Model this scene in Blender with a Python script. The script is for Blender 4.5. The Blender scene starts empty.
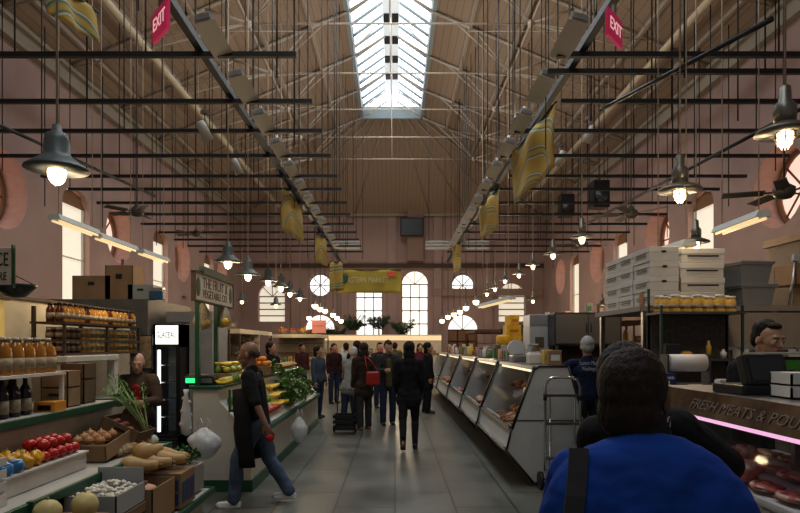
import bpy, bmesh, math, random
from mathutils import Vector, Matrix, Euler, noise
random.seed(7)
C = bpy.context.scene.collection
R = math.radians
F = 600.0; CX = 395.0; CY = 345.0; EH = 1.65
def P(px, py, Y):            # a point of the photograph at depth Y -> world
    return Vector(((px-CX)/F*Y, Y, EH+(CY-py)/F*Y))
def X(px, Y): return (px-CX)/F*Y
def Z(py, Y): return EH+(CY-py)/F*Y
ORD = ['first','second','third','fourth','fifth','sixth','seventh','eighth','ninth','tenth','eleventh','twelfth','thirteenth','fourteenth','fifteenth','sixteenth','seventeenth','eighteenth','nineteenth','twentieth']

# ---------------------------------------------------------------- materials
MATS = {}
def mat(name, col, rough=.6, metal=0., emit=0., ecol=None, var=.0, vscale=6., bump=0., alpha=1., trans=0., coat=0., stretch=None, ior=1.45, spec=.5):
    if name in MATS: return MATS[name]
    m = bpy.data.materials.new(name); m.use_nodes = True
    nt = m.node_tree; b = nt.nodes['Principled BSDF']
    b.inputs['Base Color'].default_value = (*col, 1)
    b.inputs['Roughness'].default_value = rough
    b.inputs['Metallic'].default_value = metal
    b.inputs['Alpha'].default_value = alpha
    b.inputs['Transmission Weight'].default_value = trans
    b.inputs['IOR'].default_value = ior
    b.inputs['Specular IOR Level'].default_value = spec
    b.inputs['Coat Weight'].default_value = coat
    if emit:
        b.inputs['Emission Color'].default_value = (*(ecol or col), 1)
        b.inputs['Emission Strength'].default_value = emit
    if var or bump:
        tc = nt.nodes.new('ShaderNodeTexCoord'); mp = nt.nodes.new('ShaderNodeMapping')
        nt.links.new(tc.outputs['Object'], mp.inputs[0])
        if stretch: mp.inputs['Scale'].default_value = stretch
        n = nt.nodes.new('ShaderNodeTexNoise'); n.inputs['Scale'].default_value = vscale; n.inputs['Detail'].default_value = 5
        nt.links.new(mp.outputs[0], n.inputs['Vector'])
        if var:
            r = nt.nodes.new('ShaderNodeValToRGB')
            r.color_ramp.elements[0].position = .3; r.color_ramp.elements[1].position = .7
            r.color_ramp.elements[0].color = (*[max(0, c*(1-var)) for c in col], 1)
            r.color_ramp.elements[1].color = (*[min(1, c*(1+var)) for c in col], 1)
            nt.links.new(n.outputs['Fac'], r.inputs[0]); nt.links.new(r.outputs[0], b.inputs['Base Color'])
        if bump:
            bp = nt.nodes.new('ShaderNodeBump'); bp.inputs['Strength'].default_value = bump; bp.inputs['Distance'].default_value = .02
            nt.links.new(n.outputs['Fac'], bp.inputs['Height']); nt.links.new(bp.outputs[0], b.inputs['Normal'])
    MATS[name] = m
    return m

# ---------------------------------------------------------------- mesh builder
class MB:
    def __init__(s): s.bm = bmesh.new(); s.mi = 0
    def _add(s, verts, faces, smooth=False):
        vs = [s.bm.verts.new(v) for v in verts]
        for f in faces:
            try:
                fc = s.bm.faces.new([vs[i] for i in f]); fc.smooth = smooth; fc.material_index = s.mi
            except ValueError: pass
        return s
    def box(s, lo, hi, M=None, bev=0.):
        x0, y0, z0 = lo; x1, y1, z1 = hi
        if bev:
            t = bmesh.new(); bmesh.ops.create_cube(t, size=1)
            for v in t.verts: v.co = Vector(((x0+x1)/2+v.co.x*(x1-x0), (y0+y1)/2+v.co.y*(y1-y0), (z0+z1)/2+v.co.z*(z1-z0)))
            bmesh.ops.bevel(t, geom=t.edges[:], offset=bev, segments=2, affect='EDGES', profile=.5)
            t.verts.ensure_lookup_table(); t.verts.index_update()
            vv = [(M @ v.co if M else v.co.copy()) for v in t.verts]
            ff = [[v.index for v in f.verts] for f in t.faces]; t.free()
            return s._add(vv, ff)
        vs = [Vector(p) for p in ((x0,y0,z0),(x1,y0,z0),(x1,y1,z0),(x0,y1,z0),(x0,y0,z1),(x1,y0,z1),(x1,y1,z1),(x0,y1,z1))]
        if M: vs = [M @ v for v in vs]
        return s._add(vs, [(0,3,2,1),(4,5,6,7),(0,1,5,4),(1,2,6,5),(2,3,7,6),(3,0,4,7)])
    def cyl(s, p0, p1, r0, r1=None, n=10, caps=True, smooth=True):
        p0 = Vector(p0); p1 = Vector(p1); r1 = r0 if r1 is None else r1
        d = (p1-p0); q = d.to_track_quat('Z', 'Y'); L = d.length
        vs = []
        for z, r in ((0, r0), (L, r1)):
            for i in range(n):
                a = 2*math.pi*i/n; vs.append(p0 + q @ Vector((r*math.cos(a), r*math.sin(a), z)))
        fs = [(i, (i+1) % n, n+(i+1) % n, n+i) for i in range(n)]
        s._add(vs, fs, smooth)
        if caps:
            s._add(vs[:n], [tuple(reversed(range(n)))]); s._add(vs[n:], [tuple(range(n))])
        return s
    def tube(s, pts, r, n=8, closed=False):
        pts = [Vector(p) for p in pts]; vs = []; m = len(pts)
        rr = r if isinstance(r, (list, tuple)) else [r]*m
        up = None
        for i, p in enumerate(pts):
            a = pts[i-1] if (i > 0 or closed) else p; b = pts[(i+1) % m] if (i < m-1 or closed) else p
            t = (b-a).normalized()
            if up is None:
                up = t.orthogonal().normalized()
            up = (up - t*up.dot(t)).normalized(); w = t.cross(up)
            for k in range(n):
                th = 2*math.pi*k/n; vs.append(p + (up*math.cos(th)+w*math.sin(th))*rr[i])
        fs = []
        for i in range(m if closed else m-1):
            j = (i+1) % m
            for k in range(n): fs.append((i*n+k, i*n+(k+1) % n, j*n+(k+1) % n, j*n+k))
        if not closed: fs += [tuple(reversed(range(n))), tuple(range((m-1)*n, m*n))]
        return s._add(vs, fs, True)
    def lathe(s, prof, c=(0,0,0), n=20, M=None, smooth=True):
        c = Vector(c); vs = []; m = len(prof)
        for r, z in prof:
            for i in range(n):
                a = 2*math.pi*i/n; v = Vector((r*math.cos(a), r*math.sin(a), z)); vs.append((M @ v if M else v)+c)
        fs = []
        for j in range(m-1):
            for i in range(n): fs.append((j*n+i, j*n+(i+1) % n, (j+1)*n+(i+1) % n, (j+1)*n+i))
        if prof[0][0] > 1e-4: fs.append(tuple(reversed(range(n))))
        if prof[-1][0] > 1e-4: fs.append(tuple(range((m-1)*n, m*n)))
        s._add(vs, fs, smooth)
        return s
    def ball(s, c, r, sc=(1,1,1), rot=None, u=14, v=9, jit=0., seed=0):
        c = Vector(c); vs = []; q = Euler(rot).to_matrix() if rot else Matrix.Identity(3)
        for j in range(v+1):
            ph = math.pi*j/v
            for i in range(u):
                a = 2*math.pi*i/u
                d = Vector((math.sin(ph)*math.cos(a), math.sin(ph)*math.sin(a), math.cos(ph)))
                k = r*(1+jit*noise.noise(d*1.7+Vector((seed, seed*.7, 0))))
                vs.append(c + q @ Vector((d.x*k*sc[0], d.y*k*sc[1], d.z*k*sc[2])))
        fs = []
        for j in range(v):
            for i in range(u): fs.append((j*u+i, (j+1)*u+i, (j+1)*u+(i+1) % u, j*u+(i+1) % u))
        return s._add(vs, fs, True)
    def prism(s, poly, axis, a, b):       # poly in the other two axes, extruded along axis from a to b
        n = len(poly)
        def mk(p, t):
            return {'x': Vector((t, p[0], p[1])), 'y': Vector((p[0], t, p[1])), 'z': Vector((p[0], p[1], t))}[axis]
        vs = [mk(p, a) for p in poly]+[mk(p, b) for p in poly]
        fs = [(i, (i+1) % n, n+(i+1) % n, n+i) for i in range(n)]+[tuple(reversed(range(n))), tuple(range(n, 2*n))]
        s._add(vs, fs)
        return s
    def quad(s, *p): return s._add([Vector(q) for q in p], [tuple(range(len(p)))])
    def leaf(s, a, b, w, side=(0,0,1)):
        a = Vector(a); b = Vector(b); d = (b-a); sv = d.cross(Vector(side))
        if sv.length < 1e-5: sv = d.cross(Vector((1,0,0)))
        sv = sv.normalized()*w/2; m = a+d*.5+Vector((0,0,d.length*.08))
        return s._add([a, m+sv, b, m-sv], [(0,1,2,3)])
    def build(s, name, m, parent=None, world=False, origin=True):
        bm = s.bm
        bmesh.ops.remove_doubles(bm, verts=bm.verts, dist=1e-6)
        bmesh.ops.recalc_face_normals(bm, faces=bm.faces)
        loc = Vector((0,0,0))
        if parent is None and origin and len(bm.verts):
            xs = [v.co.x for v in bm.verts]; ys = [v.co.y for v in bm.verts]; zs = [v.co.z for v in bm.verts]
            loc = Vector(((min(xs)+max(xs))/2, (min(ys)+max(ys))/2, min(zs)))
            bmesh.ops.translate(bm, verts=bm.verts, vec=-loc)
        elif parent is not None and world:
            bmesh.ops.transform(bm, matrix=wm(parent).inverted(), verts=bm.verts)
        me = bpy.data.meshes.new(name); bm.to_mesh(me); bm.free()
        for k in (m if isinstance(m, (list, tuple)) else [m]): me.materials.append(k)
        o = bpy.data.objects.new(name, me); C.objects.link(o); o.location = loc
        if parent is not None: o.parent = parent
        return o
def wm(o):
    M = Matrix.LocRotScale(o.location, o.rotation_euler, o.scale)
    return wm(o.parent) @ M if o.parent else M
def tag(o, label, cat, group=None, kind=None):
    o['label'] = label; o['category'] = cat
    if group: o['group'] = group
    if kind: o['kind'] = kind
    return o
def struct(o, label=None):
    o['kind'] = 'structure'
    if label: o['label'] = label; o['category'] = 'building part'
    return o
def thing(name, label, cat, loc=(0,0,0), rz=0., group=None):
    o = bpy.data.objects.new(name, None); C.objects.link(o); o.empty_display_size = .1
    o.location = loc; o.rotation_euler = (0,0,rz)
    return tag(o, label, cat, group)
KIDS = {}
def kids(o): return [c for c in bpy.data.objects if c.parent == o]
def dup(root, loc, rz=None, label=None, group=None, sc=None, rot=None, cat=None):
    if root.name not in KIDS: KIDS[root.name] = [(k, kids(k)) for k in kids(root)]
    r = root.copy(); C.objects.link(r); r.location = loc
    if rz is not None: r.rotation_euler = (0,0,rz)
    if rot is not None: r.rotation_euler = rot
    if sc is not None: r.scale = sc if isinstance(sc, (tuple, list)) else (sc,)*3
    if label: r['label'] = label
    if group: r['group'] = group
    if cat: r['category'] = cat
    for k, gs in KIDS[root.name]:
        c = k.copy(); C.objects.link(c); c.parent = r
        for g in gs:
            d = g.copy(); C.objects.link(d); d.parent = c
    return r
def text(name, body, size, m, parent, loc, rot=(math.pi/2,0,0), ex=.002, align='CENTER', sx=1., fit=None):
    cu = bpy.data.curves.new(name, 'FONT'); cu.body = body; cu.size = size; cu.extrude = ex
    cu.align_x = align; cu.align_y = 'CENTER'; cu.resolution_u = 2
    t = bpy.data.objects.new('tmp', cu); C.objects.link(t)
    bpy.context.view_layer.update()
    me = bpy.data.meshes.new_from_object(t.evaluated_get(bpy.context.evaluated_depsgraph_get()))
    bpy.data.objects.remove(t); me.name = name
    if fit:
        w = max(v.co.x for v in me.vertices)-min(v.co.x for v in me.vertices); sx = fit/w
    for v in me.vertices: v.co.x *= sx
    me.materials.clear(); me.materials.append(m)
    o = bpy.data.objects.new(name, me); C.objects.link(o)
    o.location = loc; o.rotation_euler = rot
    if parent is not None: o.parent = parent
    return o

# palette
WHITE = mat('white_paint', (.62,.6,.56), .45, var=.08, vscale=9)
CREAM = mat('cream_paint', (.5,.44,.33), .6, var=.1)
STEEL = mat('brushed_steel', (.42,.42,.42), .32, 1., var=.12, vscale=20)
CHROME = mat('chrome', (.62,.62,.62), .18, 1.)
DSTEEL = mat('dark_steel', (.1,.1,.105), .45, .7)
BLACK = mat('black_paint', (.012,.012,.013), .5)
BLK = mat('black_plastic', (.015,.015,.017), .35)
GREY = mat('grey_enamel', (.3,.3,.3), .5, var=.1)
GREEN = mat('green_trim_paint', (.012,.075,.04), .4, var=.2)
DKWOOD = mat('dark_wood', (.06,.035,.02), .6, var=.3, vscale=8, stretch=(1,1,6))
WOOD = mat('plain_wood', (.22,.13,.07), .6, var=.25, vscale=6, stretch=(1,1,6))
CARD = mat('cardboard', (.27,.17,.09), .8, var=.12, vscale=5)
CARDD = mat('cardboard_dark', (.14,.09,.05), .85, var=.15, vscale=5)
GLASS = mat('clear_glass', (.03,.035,.033), .03, alpha=.1, spec=.5)
BULB = mat('lamp_bulb', (1,.85,.6), .4, emit=5.5, ecol=(1,.72,.4))
PALEGLOW = mat('tube_glow', (1,.8,.45), .4, emit=.6, ecol=(1,.76,.45))
# ================================================================ SHELL
XL, XR, YB, YF = -7.75, 7.5, -1.5, 30.4
XC = (XL+XR)/2; EAVE = 8.15; TAN = .433
HALF = (XR-XL)/2
def wall_mat(name, col, dark):
    m = bpy.data.materials.new(name); m.use_nodes = True; nt = m.node_tree; b = nt.nodes['Principled BSDF']
    tc = nt.nodes.new('ShaderNodeTexCoord'); n = nt.nodes.new('ShaderNodeTexNoise'); n.inputs['Scale'].default_value = .6; n.inputs['Detail'].default_value = 6
    nt.links.new(tc.outputs['Object'], n.inputs['Vector'])
    r = nt.nodes.new('ShaderNodeValToRGB'); r.color_ramp.elements[0].color = (*dark,1); r.color_ramp.elements[1].color = (*col,1)
    r.color_ramp.elements[0].position = .35; r.color_ramp.elements[1].position = .62
    nt.links.new(n.outputs['Fac'], r.inputs[0]); nt.links.new(r.outputs[0], b.inputs['Base Color'])
    # painted brick courses as a fine relief
    sp = nt.nodes.new('ShaderNodeSeparateXYZ'); nt.links.new(tc.outputs['Object'], sp.inputs[0])
    w = nt.nodes.new('ShaderNodeMath'); w.operation = 'FRACT'
    mu = nt.nodes.new('ShaderNodeMath'); mu.operation = 'MULTIPLY'; mu.inputs[1].default_value = 12
    nt.links.new(sp.outputs['Z'], mu.inputs[0]); nt.links.new(mu.outputs[0], w.inputs[0])
    bp = nt.nodes.new('ShaderNodeBump'); bp.inputs['Strength'].default_value = .15; bp.inputs['Distance'].default_value = .01
    nt.links.new(w.outputs[0], bp.inputs['Height']); nt.links.new(bp.outputs[0], b.inputs['Normal'])
    b.inputs['Roughness'].default_value = .75
    return m
WALL = wall_mat('painted_brick_wall', (.37,.26,.235), (.3,.205,.185))
REVEAL = mat('lit_reveal_plaster', (.6,.4,.34), .7, var=.08)  # lighter than the wall: daylight on the reveals is put into the pink

# floor ------------------------------------------------------------
def floor_mat():
    m = bpy.data.materials.new('slate_floor_slabs'); m.use_nodes = True; nt = m.node_tree; b = nt.nodes['Principled BSDF']
    tc = nt.nodes.new('ShaderNodeTexCoord')
    n = nt.nodes.new('ShaderNodeTexNoise'); n.inputs['Scale'].default_value = 1.3; n.inputs['Detail'].default_value = 8
    nt.links.new(tc.outputs['Object'], n.inputs['Vector'])
    r = nt.nodes.new('ShaderNodeValToRGB'); r.color_ramp.elements[0].color = (.075,.078,.068,1); r.color_ramp.elements[1].color = (.15,.15,.128,1)
    r.color_ramp.elements[0].position = .3; r.color_ramp.elements[1].position = .7
    nt.links.new(n.outputs['Fac'], r.inputs[0])
    br = nt.nodes.new('ShaderNodeTexBrick'); br.offset = 0.5
    br.inputs['Scale'].default_value = 1; br.inputs['Mortar Size'].default_value = .012; br.inputs['Brick Width'].default_value = 1.22; br.inputs['Row Height'].default_value = .61
    br.inputs['Color1'].default_value = (1,1,1,1); br.inputs['Color2'].default_value = (.82,.82,.8,1); br.inputs['Mortar'].default_value = (.3,.3,.3,1)
    mp = nt.nodes.new('ShaderNodeMapping'); mp.inputs['Rotation'].default_value = (0,0,math.pi/2)
    nt.links.new(tc.outputs['Object'], mp.inputs[0]); nt.links.new(mp.outputs[0], br.inputs['Vector'])
    mx = nt.nodes.new('ShaderNodeMixRGB'); mx.blend_type = 'MULTIPLY'; mx.inputs[0].default_value = 1
    nt.links.new(r.outputs[0], mx.inputs[1]); nt.links.new(br.outputs['Color'], mx.inputs[2]); nt.links.new(mx.outputs[0], b.inputs['Base Color'])
    rr = nt.nodes.new('ShaderNodeMapRange'); rr.inputs[3].default_value = .22; rr.inputs[4].default_value = .5
    nt.links.new(n.outputs['Fac'], rr.inputs[0]); nt.links.new(rr.outputs[0], b.inputs['Roughness'])
    return m
fl = MB().box((XL-.5, YB, -.2), (XR+.5, YF+.5, 0)).build('floor', floor_mat(), origin=False); struct(fl)

# walls with round and arched openings --------------------------------
TH = .65
def arch_poly(c, w, z0, z1, n=12, rise=None):
    r = w/2; rz = rise if rise else r
    pts = [(c-r, z0), (c+r, z0)]
    for i in range(n+1):
        a = math.pi*i/n; pts.append((c+r*math.cos(a), z1-rz+rz*math.sin(a)))
    return pts
def circ_poly(c, z, r, n=28): return [(c+r*math.cos(2*math.pi*i/n), z+r*math.sin(2*math.pi*i/n)) for i in range(n)]
def cut_wall(name, solid, cutters, mats):
    w = solid.build(name, mats, origin=False)
    c = cutters.build('tmpcut', mats[1], origin=False)
    for p in c.data.polygons: p.material_index = 0
    c.data.materials.clear(); c.data.materials.append(mats[1])
    md = w.modifiers.new('b', 'BOOLEAN'); md.object = c; md.operation = 'DIFFERENCE'; md.solver = 'EXACT'
    try: md.material_mode = 'TRANSFER'
    except Exception: pass
    bpy.context.view_layer.update()
    me = bpy.data.meshes.new_from_object(w.evaluated_get(bpy.context.evaluated_depsgraph_get()))
    w.modifiers.clear(); w.data = me; bpy.data.objects.remove(c)
    struct(w); return w
PANE = mat('frosted_daylight_pane', (.8,.82,.85), .5, emit=1.0, ecol=(1,.97,.92))
BLIND = mat('cream_window_blind', (.7,.66,.56), .7, emit=.5, ecol=(1,.92,.77))
PANEW = mat('warm_daylight_pane', (.85,.8,.7), .5, emit=1.0, ecol=(1,.92,.78))
PANEP = mat('dull_daylight_pane', (.6,.4,.35), .5, emit=.75, ecol=(1,.74,.62))
FRAMEW = mat('window_frame_white', (.6,.6,.58), .5)
FRAMEB = mat('window_frame_brown', (.2,.1,.05), .6)
win_n = [0]
def side_windows(x_in, sgn, arches, rounds, name):
    # x_in inner face, sgn -1 for the wall on the produce side
    solid = MB().box((min(x_in, x_in+sgn*TH), YB, 0), (max(x_in, x_in+sgn*TH), YF+TH, EAVE))
    cut = MB()
    for (y, w, z0, z1) in arches: cut.prism(arch_poly(y, w, z0, z1, rise=w*.32), 'x', x_in-sgn*.1, x_in+sgn*(TH+.1))
    for (y, z, r) in rounds: cut.prism(circ_poly(y, z, r), 'x', x_in-sgn*.1, x_in+sgn*(TH+.1))
    cut_wall(name, solid, cut, [WALL, REVEAL])
    for (y, w, z0, z1) in arches:
        win_n[0] += 1
        f = MB(); xo = x_in+sgn*.14
        t = .05
        for k in (-1, 1): f.box((min(xo, xo+sgn*.05), y+k*(w/2-t/2)-t/2, z0), (max(xo, xo+sgn*.05), y+k*(w/2-t/2)+t/2, z1-.05 if k == 0 else z1-w*.3))
        z = z0
        while z < z1-.3: f.box((min(xo, xo+sgn*.04), y-w/2, z), (max(xo, xo+sgn*.04), y+w/2, z+.03)); z += (z1-z0)/2.2
        fr = f.build('window_%d' % win_n[0], FRAMEW); struct(fr)
        p = MB().prism(arch_poly(y, w-.01, z0, z1, rise=w*.32), 'x', x_in+sgn*.2, x_in+sgn*.22)
        MB().prism([(y-w/2,z1-w*.32),(y+w/2,z1-w*.32),(y+w*.35,z1-w*.1),(y,z1-.02),(y-w*.35,z1-w*.1)], 'x', x_in+sgn*.13, x_in+sgn*.17).build('arch_head_board', FRAMEB, fr, world=True)
        p.build('pane', BLIND, fr, world=True)
    for (y, z, r) in rounds:
        win_n[0] += 1
        f = MB(); xo = x_in+sgn*.5
        ring = [(xo, y+(r-.05)*math.cos(a), z+(r-.05)*math.sin(a)) for a in [2*math.pi*i/28 for i in range(28)]]
        f.tube(ring, .06, 6, True)
        for a in (0, math.pi/4, math.pi/2, 3*math.pi/4):
            d = Vector((0, math.cos(a), math.sin(a)))*(r-.04); c = Vector((xo, y, z)); f.cyl(c-d, c+d, .022, n=6)
        fr = f.build('window_%d' % win_n[0], FRAMEB); struct(fr)
        MB().prism(circ_poly(y, z, r-.01), 'x', x_in+sgn*.58, x_in+sgn*.6).build('pane', PANEP, fr, world=True)
LA = [14.6, 19.85, 25.0]; LR = [11.87, 16.9, 21.9, 26.9]
side_windows(XL, -1, [(y, 1.24, 2.35, 5.45) for y in LA]+[(8.8, 1.24, 2.35, 5.45)], [(y, 4.75, .8) for y in LR], 'wall_left')
RA = [14.75, 20.0, 25.1]; RR = [11.75, 17.2, 22.3, 27.2]
side_windows(XR, 1, [(y, 1.24, 2.35, 5.45) for y in RA]+[(8.8, 1.24, 2.35, 5.45)], [(y, 4.75, .8) for y in RR], 'wall_right')

# end wall
fx = lambda px: X(px, YF)
def fz(py): return Z(py, YF)
solid = MB().box((XL-TH, YF, 0), (XR+TH, YF+TH, EAVE+.5))
cut = MB()
ends = [(fx(415), 1.32, fz(337), fz(271)), (fx(369), 1.32, fz(337), fz(271)), (fx(271.5), 1.35, fz(322), fz(283)), (fx(512), 1.35, fz(322), fz(283)),
        (fx(463), 1.5, 0.02, fz(315)), (fx(320), 1.5, 0.02, fz(315))]
rds = [(fx(320), fz(285), .62), (fx(463), fz(285), .62)]
for e in ends: cut.prism(arch_poly(*e), 'y', YF-.1, YF+TH+.1)
for x, z, r in rds: cut.prism(circ_poly(x, z, r), 'y', YF-.1, YF+TH+.1)
cut_wall('wall_back', solid, cut, [WALL, REVEAL])
for k, (c, w, z0, z1) in enumerate(ends):
    win_n[0] += 1; f = MB(); y0 = YF+.2
    nm = 'door_1' if k == 4 else 'door_2' if k == 5 else 'window_%d' % win_n[0]
    for i in (range(4) if k not in (2,3) else (0,3)): xx = c-w/2+i*w/3; f.box((xx-.025, y0, z0), (xx+.025, y0+.04, z1-w/2))
    for i in range(5): zz = z0+(z1-w/2-z0)*i/4; f.box((c-w/2, y0, zz-.03), (c+w/2, y0+.04, zz+.03))
    for a in (math.pi/4, math.pi/2, 3*math.pi/4): f.cyl((c, y0+.02, z1-w/2), (c+w/2*math.cos(a), y0+.02, z1-w/2+w/2*math.sin(a)), .02, n=6)
    if k in (4, 5): f.box((c-w/2, y0, z0), (c+w/2, y0+.05, z1-w/2))
    fr = f.build(nm, FRAMEB if k in (4, 5) else GREY); struct(fr)
    MB().prism(arch_poly(c, w-.01, z0, z1), 'y', YF+.26, YF+.28).build('pane', PANEW if k == 0 else BLIND if k in (2,3) else PANE, fr, world=True)
for x, z, r in rds:
    win_n[0] += 1; f = MB(); y0 = YF+.2
    f.tube([(x+(r-.04)*math.cos(2*math.pi*i/24), y0, z+(r-.04)*math.sin(2*math.pi*i/24)) for i in range(24)], .05, 6, True)
    for a in (0, math.pi/4, math.pi/2, 3*math.pi/4):
        d = Vector((math.cos(a), 0, math.sin(a)))*(r-.03); c = Vector((x, y0, z)); f.cyl(c-d, c+d, .02, n=6)
    fr = f.build('window_%d' % win_n[0], GREY); struct(fr)
    MB().prism(circ_poly(x, z, r-.01), 'y', YF+.26, YF+.28).build('pane', PANE, fr, world=True)
# pilasters, string course on the end wall
t = MB()
for px in (392, 344, 438, 296, 488): t.box((fx(px)-.22, YF-.12, 0), (fx(px)+.22, YF, EAVE))
struct(t.build('trim_1', WALL))
struct(MB().box((XL, YF-.2, 5.55), (XR, YF-.12, 5.75)).build('trim_2', DKWOOD))
struct(MB().box((fx(433), YF-.2, fz(296)), (XR-.05, YF-.12, fz(289))).build('trim_3', mat('beam_paint', (.3,.2,.16), .7)))
# duct pier and dark ventilator high on the end wall
g = thing('ventilator_unit', 'dark ventilator box on brown duct high on the end wall', 'vent', (fx(415), YF-.3, fz(262)))
MB().box((-.4, -.15, 0), (.4, .18, 3.1)).build('duct', mat('duct_brown', (.25,.16,.12), .6), g)
MB().box((-.75, -.42, 1.2), (.4, -.16, 2.1), bev=.05).build('fan_housing', BLK, g)
for s_, n_ in ((XL, 4), (XR, 5)):
    sg = 1 if s_ < 0 else -1
    c = MB().box((min(s_, s_+sg*.16), YB, EAVE-.42), (max(s_, s_+sg*.16), YF-.2, EAVE-.02)).box((min(s_, s_+sg*.26), YB, EAVE-.12), (max(s_, s_+sg*.26), YF-.2, EAVE-.02))
    struct(c.build('trim_%d' % n_, mat('cornice_grey', (.3,.26,.21), .7)))
c = MB().box((XL, YF-.28, EAVE-.02), (XR, YF, EAVE+.2)); struct(c.build('trim_6', MATS['cornice_grey']))

# roof --------------------------------------------------------------
def boards():
    m = bpy.data.materials.new('brown_roof_boards'); m.use_nodes = True; nt = m.node_tree; b = nt.nodes['Principled BSDF']
    tc = nt.nodes.new('ShaderNodeTexCoord'); sp = nt.nodes.new('ShaderNodeSeparateXYZ'); nt.links.new(tc.outputs['Object'], sp.inputs[0])
    fr = nt.nodes.new('ShaderNodeMath'); fr.operation = 'FRACT'; mu = nt.nodes.new('ShaderNodeMath'); mu.operation = 'MULTIPLY'; mu.inputs[1].default_value = 5
    nt.links.new(sp.outputs['X'], mu.inputs[0]); nt.links.new(mu.outputs[0], fr.inputs[0])
    r = nt.nodes.new('ShaderNodeValToRGB'); r.color_ramp.elements[0].color = (.16,.12,.09,1); r.color_ramp.elements[1].color = (.31,.235,.175,1); r.color_ramp.elements[1].position = .14
    nt.links.new(fr.outputs[0], r.inputs[0])
    n = nt.nodes.new('ShaderNodeTexNoise'); n.inputs['Scale'].default_value = 1.2; n.inputs['Detail'].default_value = 6; nt.links.new(tc.outputs['Object'], n.inputs['Vector'])
    mx = nt.nodes.new('ShaderNodeMixRGB'); mx.blend_type = 'MULTIPLY'; mx.inputs[0].default_value = .6
    nt.links.new(r.outputs[0], mx.inputs[1]); nt.links.new(n.outputs['Color'], mx.inputs[2])
    nt.links.new(r.outputs[0], b.inputs['Base Color']); b.inputs['Roughness'].default_value = .75
    return m
BOARD = boards()
SKH = 1.22; YS = 24.4
AP = EAVE+HALF*TAN
zs = AP-SKH*TAN
ceil = MB()
for sg in (-1, 1):
    xe = XC+sg*HALF; xs_ = XC+sg*SKH
    ceil.quad((xe, YB, EAVE), (xs_, YB, zs), (xs_, YS, zs), (xe, YF, EAVE))
ceil.quad((XL, YF, EAVE), (XC-SKH, YS, zs), (XC+SKH, YS, zs), (XR, YF, EAVE))
ceil = ceil.build('ceiling', BOARD, origin=False); struct(ceil)
sd = ceil.modifiers.new('t', 'SOLIDIFY'); sd.thickness = .06; sd.offset = 0
# skylight: panes, glazing bars, ridge box
SKYP = mat('skylight_pane', (.8,.85,.9), .5, emit=2.2, ecol=(.9,.96,1.))
SKYB = mat('glazing_bar_shaded', (.28,.33,.36), .5)  # white bars; the blue-grey they show against bright panes is put in colour
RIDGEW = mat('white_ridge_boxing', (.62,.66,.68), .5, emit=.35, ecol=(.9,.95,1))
win_n[0] += 1
zk = zs+.35
bars = MB()
zr = zk+SKH*.62
y = YB+.2
while y < YS:
    for sg in (-1, 1):
        bars.cyl((XC+sg*SKH, y+.3, zk), (XC+sg*.16, y+.3, zr), .05, n=6)
    y += .68
for sg in (-1, 1):
    bars.box((XC+sg*SKH-.06, YB, zs-.08), (XC+sg*SKH+.06, YS, zk+.05))
bars.box((XC-SKH-.06, YS-.06, zs-.08), (XC+SKH+.06, YS+.06, zk+.05))
sk = bars.build('window_%d' % win_n[0], SKYB); struct(sk)
gl = MB()
for sg in (-1, 1): gl.quad((XC+sg*SKH, YB, zk+.04), (XC+sg*.1, YB, zr+.06), (XC+sg*.1, YS, zr+.06), (XC+sg*SKH, YS, zk+.04))
gl.quad((XC-SKH, YS-.01, zk), (XC, YS-.01, zr+.06), (XC+SKH, YS-.01, zk))
gl.build('pane', SKYP, sk, world=True)
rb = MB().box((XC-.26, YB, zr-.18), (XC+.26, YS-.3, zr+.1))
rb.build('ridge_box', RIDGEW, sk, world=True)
vb = MB()
y = 9.0
while y < YS-.6:
    for sg in (-1, 1): vb.box((XC+sg*.13-.1, y, zr-.24), (XC+sg*.13+.1, y+.42, zr-.17))
    y += 1.35
vb.build('vent_grille', BLACK, sk, world=True)

# trusses ------------------------------------------------------------
TRUSS = mat('truss_paint', (.46,.4,.33), .5)
def truss(y):
    b = MB(); nx = 3.3; nz = 9.15; rz = AP-.12
    def rf(x, dz=-.1): return EAVE+(HALF-abs(x))*TAN+dz
    for sg in (-1, 1):
        b.cyl((XC+sg*HALF, y, EAVE-.05), (XC+sg*SKH, y, rf(SKH)), .045, n=5)
        b.cyl((XC+sg*SKH, y, rf(SKH)), (XC+sg*.2, y, rf(.4)+.3), .035, n=5)
        b.cyl((XC+sg*HALF, y, EAVE-.1), (XC+sg*nx, y, nz), .022, n=5)
        b.cyl((XC+sg*nx, y, nz), (XC+sg*.3, y, zr-.1), .022, n=5)
        b.cyl((XC+sg*nx, y, nz), (XC+sg*4.3, y, rf(4.3)), .035, n=5)
        b.cyl((XC+sg*nx, y, nz), (XC+sg*2.3, y, rf(2.3)), .022, n=5)
        b.cyl((XC+sg*nx, y, nz), (XC+sg*6.0, y, rf(6.0)), .018, n=5)
        b.ball((XC+sg*nx, y, nz), .09, u=8, v=5)
    b.cyl((XC-nx, y, nz), (XC+nx, y, nz), .022, n=5)
    b.cyl((XC, y, nz), (XC, y, zr-.1), .016, n=5)
    return b
t0 = truss(0).build('roof_truss', TRUSS, origin=False)
ys = [11.5, 14.0, 16.55, 19.1, 21.65, 24.2]
ys = [3.9, 6.4, 8.95]+ys
for i, y in enumerate(ys):
    o = t0 if i == 0 else t0.copy()
    if i: C.objects.link(o)
    o.location = (0, y, 0); struct(o)
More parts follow.
